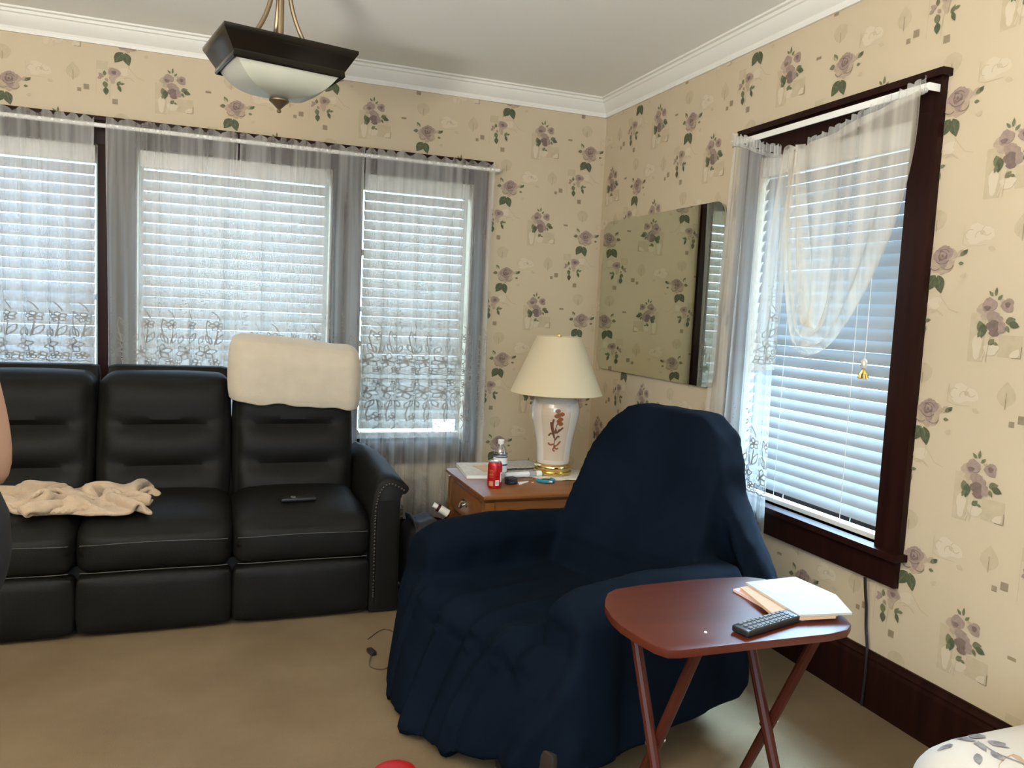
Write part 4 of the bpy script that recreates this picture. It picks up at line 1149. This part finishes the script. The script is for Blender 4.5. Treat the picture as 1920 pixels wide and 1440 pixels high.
# ottoman with floral print ----------------------------------------------------
OTC = (-.40, -3.61)
t = thing('ottoman', 'rounded cream ottoman with grey flower print in the lower right corner', 'ottoman', (OTC[0], OTC[1], 0))
def ott(p, q):
    return (p[0], p[1], p[2] + .02 * (1 - q.x ** 2) * (1 - q.y ** 2) * (q.z > 0))
mb = MB(); mb.rbox((0, 0, .25), (.68, .86, .36), .13, 16, .012, fn=ott)
cush = mb
# printed sprays lie on the top of the cushion (shapes in its own surface)
bm = bmesh.new(); me_ = bpy.data.meshes.new('t'); me_.from_pydata(mb.v, [], mb.f); bm.from_mesh(me_)
from mathutils.bvhtree import BVHTree
bvh = BVHTree.FromBMesh(bm); bm.free()
OP = Print()
def spray(cx, cy, s, seed):
    r = random.Random(seed)
    for k in range(9):
        a = r.uniform(0, 6.28); d = r.uniform(.0, .075) * s
        OP.leaf(cx + d * cos(a), cy + d * sin(a) * .7, r.uniform(.02, .05) * s, r.uniform(.012, .02) * s, a, 1, k * .3)
    for k in range(3):
        a = r.uniform(0, 6.28); OP.blob(cx + .04 * s * cos(a), cy + .04 * s * sin(a), .018 * s, .014 * s, 1, 3 + k * .3, a)
    OP.blob(cx - .02, cy - .11 * s, .05 * s, .03 * s, 2, 0, .4)
    OP.line([(cx, cy), (cx - .01, cy - .06 * s), (cx + .01, cy - .14 * s)], .004, 1, 2)
for k, (a, b, s) in enumerate(((-.20, .31, .95), (.03, .16, .8), (.20, .02, .8), (-.18, -.05, .8), (.05, -.25, .8), (.22, .30, .7))): spray(a, b, s, k + 3)
for pts, mi, lay in OP.shapes:
    vs = []
    for a, b in pts:
        h = bvh.ray_cast(V((a, b, 1)), V((0, 0, -1)))
        if h[0] is None: vs = None; break
        vs.append(h[0] + h[1] * (.0015 + .0004 * lay))
    if vs: mb.add(vs, [tuple(range(len(vs)))], mi)
mb.build('cushion', [M['ott'], M['ink'], M['inkb']], t, weld=False, auto=70)
for sx in (-.26, .26):
    for sy in (-.34, .34):
        MB().lathe([(.016, .002), (.024, .05), (.028, .09)], (sx, sy, 0), 16).build('leg', M['darkwood'], t)

# ------------------------------------------------------------------ person at the left edge
t = thing('person', 'person in dark navy clothes at the left edge, bare elbow showing', 'person', (-2.725, -2.97, 0))
t.rotation_euler = (0, 0, PI)
# turned away from the navy chair, so that only the back of an elbow reaches into view
J = {}
verts = []; edges = []; rad = []
def j(name, p, r, par=None):
    J[name] = len(verts); verts.append(p); rad.append(r)
    if par is not None: edges.append((J[par], J[name]))
j('pelvis', (-.015, 0, .94), .113); j('belly', (.01, 0, 1.06), .10, 'pelvis'); j('chest', (0, 0, 1.24), .112, 'belly'); j('upper', (-.02, 0, 1.37), .105, 'chest')
j('neck', (-.02, 0, 1.47), .055, 'upper'); j('jaw', (.015, 0, 1.535), .066, 'neck'); j('head', (.01, 0, 1.61), .088, 'jaw'); j('crown', (0, 0, 1.675), .07, 'head')
j('nose', (.105, 0, 1.59), .014, 'head')
for s, n in ((1, 'l'), (-1, 'r')):
    j('sh' + n, (.01, s * .19, 1.37), .056, 'upper')
    j('el' + n, (-.070, s * .225, .995), .044, 'sh' + n)
    j('fa' + n, (.05, s * .20, 1.06), .038, 'el' + n)
    j('wr' + n, (.10, s * .14, 1.15), .027, 'fa' + n)
    j('pa' + n, (.145, s * .105, 1.18), (.034, .018), 'wr' + n)
    j('pb' + n, (.175, s * .085, 1.205), (.034, .016), 'pa' + n)
    for q, (dy, dz, l) in enumerate(((.03, .016, .9), (.01, .008, 1.0), (-.01, -.004, .95), (-.03, -.014, .75))):
        b = V((.175, s * (.085 + dy * .55), 1.205 + dz))
        j('f%d1%s' % (q, n), tuple(b + V((.028 * l, -s * .008, .014))), .0088, 'pb' + n)
        j('f%d2%s' % (q, n), tuple(b + V((.050 * l, -s * .026, .012))), .0080, 'f%d1%s' % (q, n))
        j('f%d3%s' % (q, n), tuple(b + V((.056 * l, -s * .046, -.004))), .0070, 'f%d2%s' % (q, n))
    j('t1' + n, (.145, s * .065, 1.202), .011, 'pa' + n); j('t2' + n, (.168, s * .042, 1.222), .0095, 't1' + n); j('t3' + n, (.188, s * .032, 1.228), .0085, 't2' + n)
    j('hip' + n, (.025, s * .085, .84), .078, 'pelvis')
    kx = -.015 if s < 0 else .06
    j('th' + n, (-.01 if s < 0 else .02, s * .10, .68), .078, 'hip' + n)
    j('kn' + n, (kx, s * .10, .49), .056, 'th' + n); ax = kx - .07 if s < 0 else kx - .02
    j('ca' + n, (kx - .04, s * .10, .34), .053, 'kn' + n); j('an' + n, (ax, s * .10, .09), .036, 'ca' + n)
    j('ft' + n, (ax + .07, s * .11, .045), .035, 'an' + n); j('to' + n, (ax + .16, s * .115, .032), .028, 'ft' + n)
body = mesh_obj('body', skinned(verts, edges, rad, 0), M['skin'], t)
def garment(names, grow, name, m, extra=()):
    idx = [J[n] for n in names]; mp = {k: i for i, k in enumerate(idx)}
    vs = [verts[k] for k in idx]; es = [(mp[a], mp[b]) for a, b in edges if a in mp and b in mp]
    rs = [tuple(q + grow for q in (rad[k] if isinstance(rad[k], tuple) else (rad[k], rad[k]))) for k in idx]
    for par, p, r in extra: vs.append(p); es.append((mp[J[par]], len(vs) - 1)); rs.append((r, r))
    return mesh_obj(name, skinned(vs, es, rs, 0), m, t)
mb = MB()      # shirt: torso loft and two short sleeves, fused
rings = ((.84, -.035, .085, .150), (.90, -.045, .088, .155), (.97, -.042, .088, .155), (1.05, -.005, .095, .145), (1.16, .0, .10, .155), (1.28, .0, .108, .170), (1.38, .0, .09, .165), (1.44, 0, .06, .075))
n = 28; vs = [(cx + rx * cos(2 * PI * k / n), ry * sin(2 * PI * k / n), z) for z, cx, rx, ry in rings for k in range(n)]
mb.add(vs, [(i * n + k, i * n + (k + 1) % n, (i + 1) * n + (k + 1) % n, (i + 1) * n + k) for i in range(len(rings) - 1) for k in range(n)] + [tuple(range(n))[::-1], tuple(range((len(rings) - 1) * n, len(rings) * n))])
for q in (1, -1):
    mb.tube([(0, q * .12, 1.37), (.02, q * .185, 1.36), (.012, q * .208, 1.30), (.0, q * .214, 1.255)], [.062, .062, .062, .063], 16)
me = bpy.data.meshes.new('s'); me.from_pydata(mb.v, [], mb.f)
me = evaluated(me, [('REMESH', dict(mode='VOXEL', voxel_size=.012)), ('SMOOTH', dict(iterations=6, factor=.5))])
for p in me.polygons: p.use_smooth = True
mesh_obj('shirt', me, M['shirt'], t)
garment(['pelvis', 'hipl', 'thl', 'knl', 'cal', 'anl', 'hipr', 'thr', 'knr', 'car', 'anr'], .006, 'trousers', M['pants'])
for s, kx in ((1, .04), (-1, -.085)):
    MB().rbox((kx + .06, s * .112, .045), (.27, .095, .085), .04, 8, fn=lambda p, q: (p[0], p[1] * (1 - .15 * q.x), p[2] * (1 - .35 * max(0, q.x)) - .012 * max(0, q.x))).build('shoe', M['shoe'], t)
MB().rbox((-.012, 0, 1.655), (.20, .18, .16), .078, 8, fn=lambda p, q: (p[0], p[1], p[2] + (.05 if q.x > .3 and q.z < 0 else -.04 * (q.x < -.2 and q.z < 0)))).build('hair', M['hair'], t)
for s in (1, -1):
    MB().lathe([(.0005, -.011), (.008, -.008), (.011, 0), (.008, .008), (.0005, .011)], (.083, s * .033, 1.612), 14, cap=False).build('eye', M['eye'], t)
    MB().rbox((.0, s * .088, 1.595), (.035, .016, .055), .008, 4).build('ear', M['skin'], t)
MB().rbox((.078, 0, 1.548), (.012, .044, .012), .005, 4).build('mouth', M['lip'], t)

# ------------------------------------------------------------------ outdoors seen through the slats
st(MB().box(-14, 14, -12, 14, -.75, -.65).build('ground', M['soil'], smooth=False), 'pale ground outside the windows', 'ground')

# ------------------------------------------------------------------ light
w = bpy.data.worlds.new('sky'); sc.world = w; w.use_nodes = True
bg = w.node_tree.nodes['Background']
bg.inputs[0].default_value = (.46, .71, 1.0, 1); bg.inputs[1].default_value = 13.0
def area(name, loc, rot, sx, sy, power, col):
    l = bpy.data.lights.new(name, 'AREA'); l.shape = 'RECTANGLE'; l.size = sx; l.size_y = sy; l.energy = power; l.color = col
    o = bpy.data.objects.new(name, l); COL.objects.link(o); o.location = loc; o.rotation_euler = rot
    return o
area('assumed_rear_daylight', (-2.5, YB - .12, 1.55), (PI / 2 + .9, 0, 0), 2.1, 1.25, 18, (1, .97, .92))  # unseen rear opening is assumed; panel tilted up as room fill
area('assumed_left_daylight', (XL - .12, -5.3, 1.55), (PI / 2 + .8, 0, -PI / 2), 1.75, 1.25, 15, (1, .97, .92))  # likewise assumed: fill through a left opening out of view
# added uplighter, unseen, put in to brighten the ceiling
t = thing('added_floor_lamp', 'added uplighter floor lamp out of frame, brightening the ceiling', 'lamp', (-3.35, -4.35, 0))
MB().lathe([(.13, .002), (.13, .014), (.03, .03), (.012, .045)], n=32).build('base', M['bronze2'], t)
MB().tube([(0, 0, .03), (0, 0, 1.25)], .011, 12).build('pole', M['bronze2'], t)
MB().lathe([(.012, 1.24), (.05, 1.25), (.12, 1.29), (.165, 1.35), (.16, 1.35), (.115, 1.298), (.045, 1.262), (.001, 1.26)], n=40, cap=False).build('lamp_shade', M['bronze2'], t)
sk = area('added_blue_floor_fill', (.95, -1.30, 2.2), (0, 0, 0), .9, .9, 150, (.44, .72, 1))  # added light panel outside the glass, throws blue onto the carpet
sk.rotation_euler = (V((-.62, -2.62, 0)) - V(sk.location)).to_track_quat('-Z', 'Y').to_euler(); sk.data.spread = math.radians(70)
area('added_ceiling_fill', (-3.35, -4.35, 1.35), (PI, 0, 0), .34, .34, 400, (1, .96, .90))  # added fill in the uplighter, lifts the ceiling
sc.view_settings.view_transform = 'Standard'; sc.view_settings.look = 'None'
sc.view_settings.exposure = -0.45; sc.view_settings.gamma = 1; sc.view_settings.use_curve_mapping = False
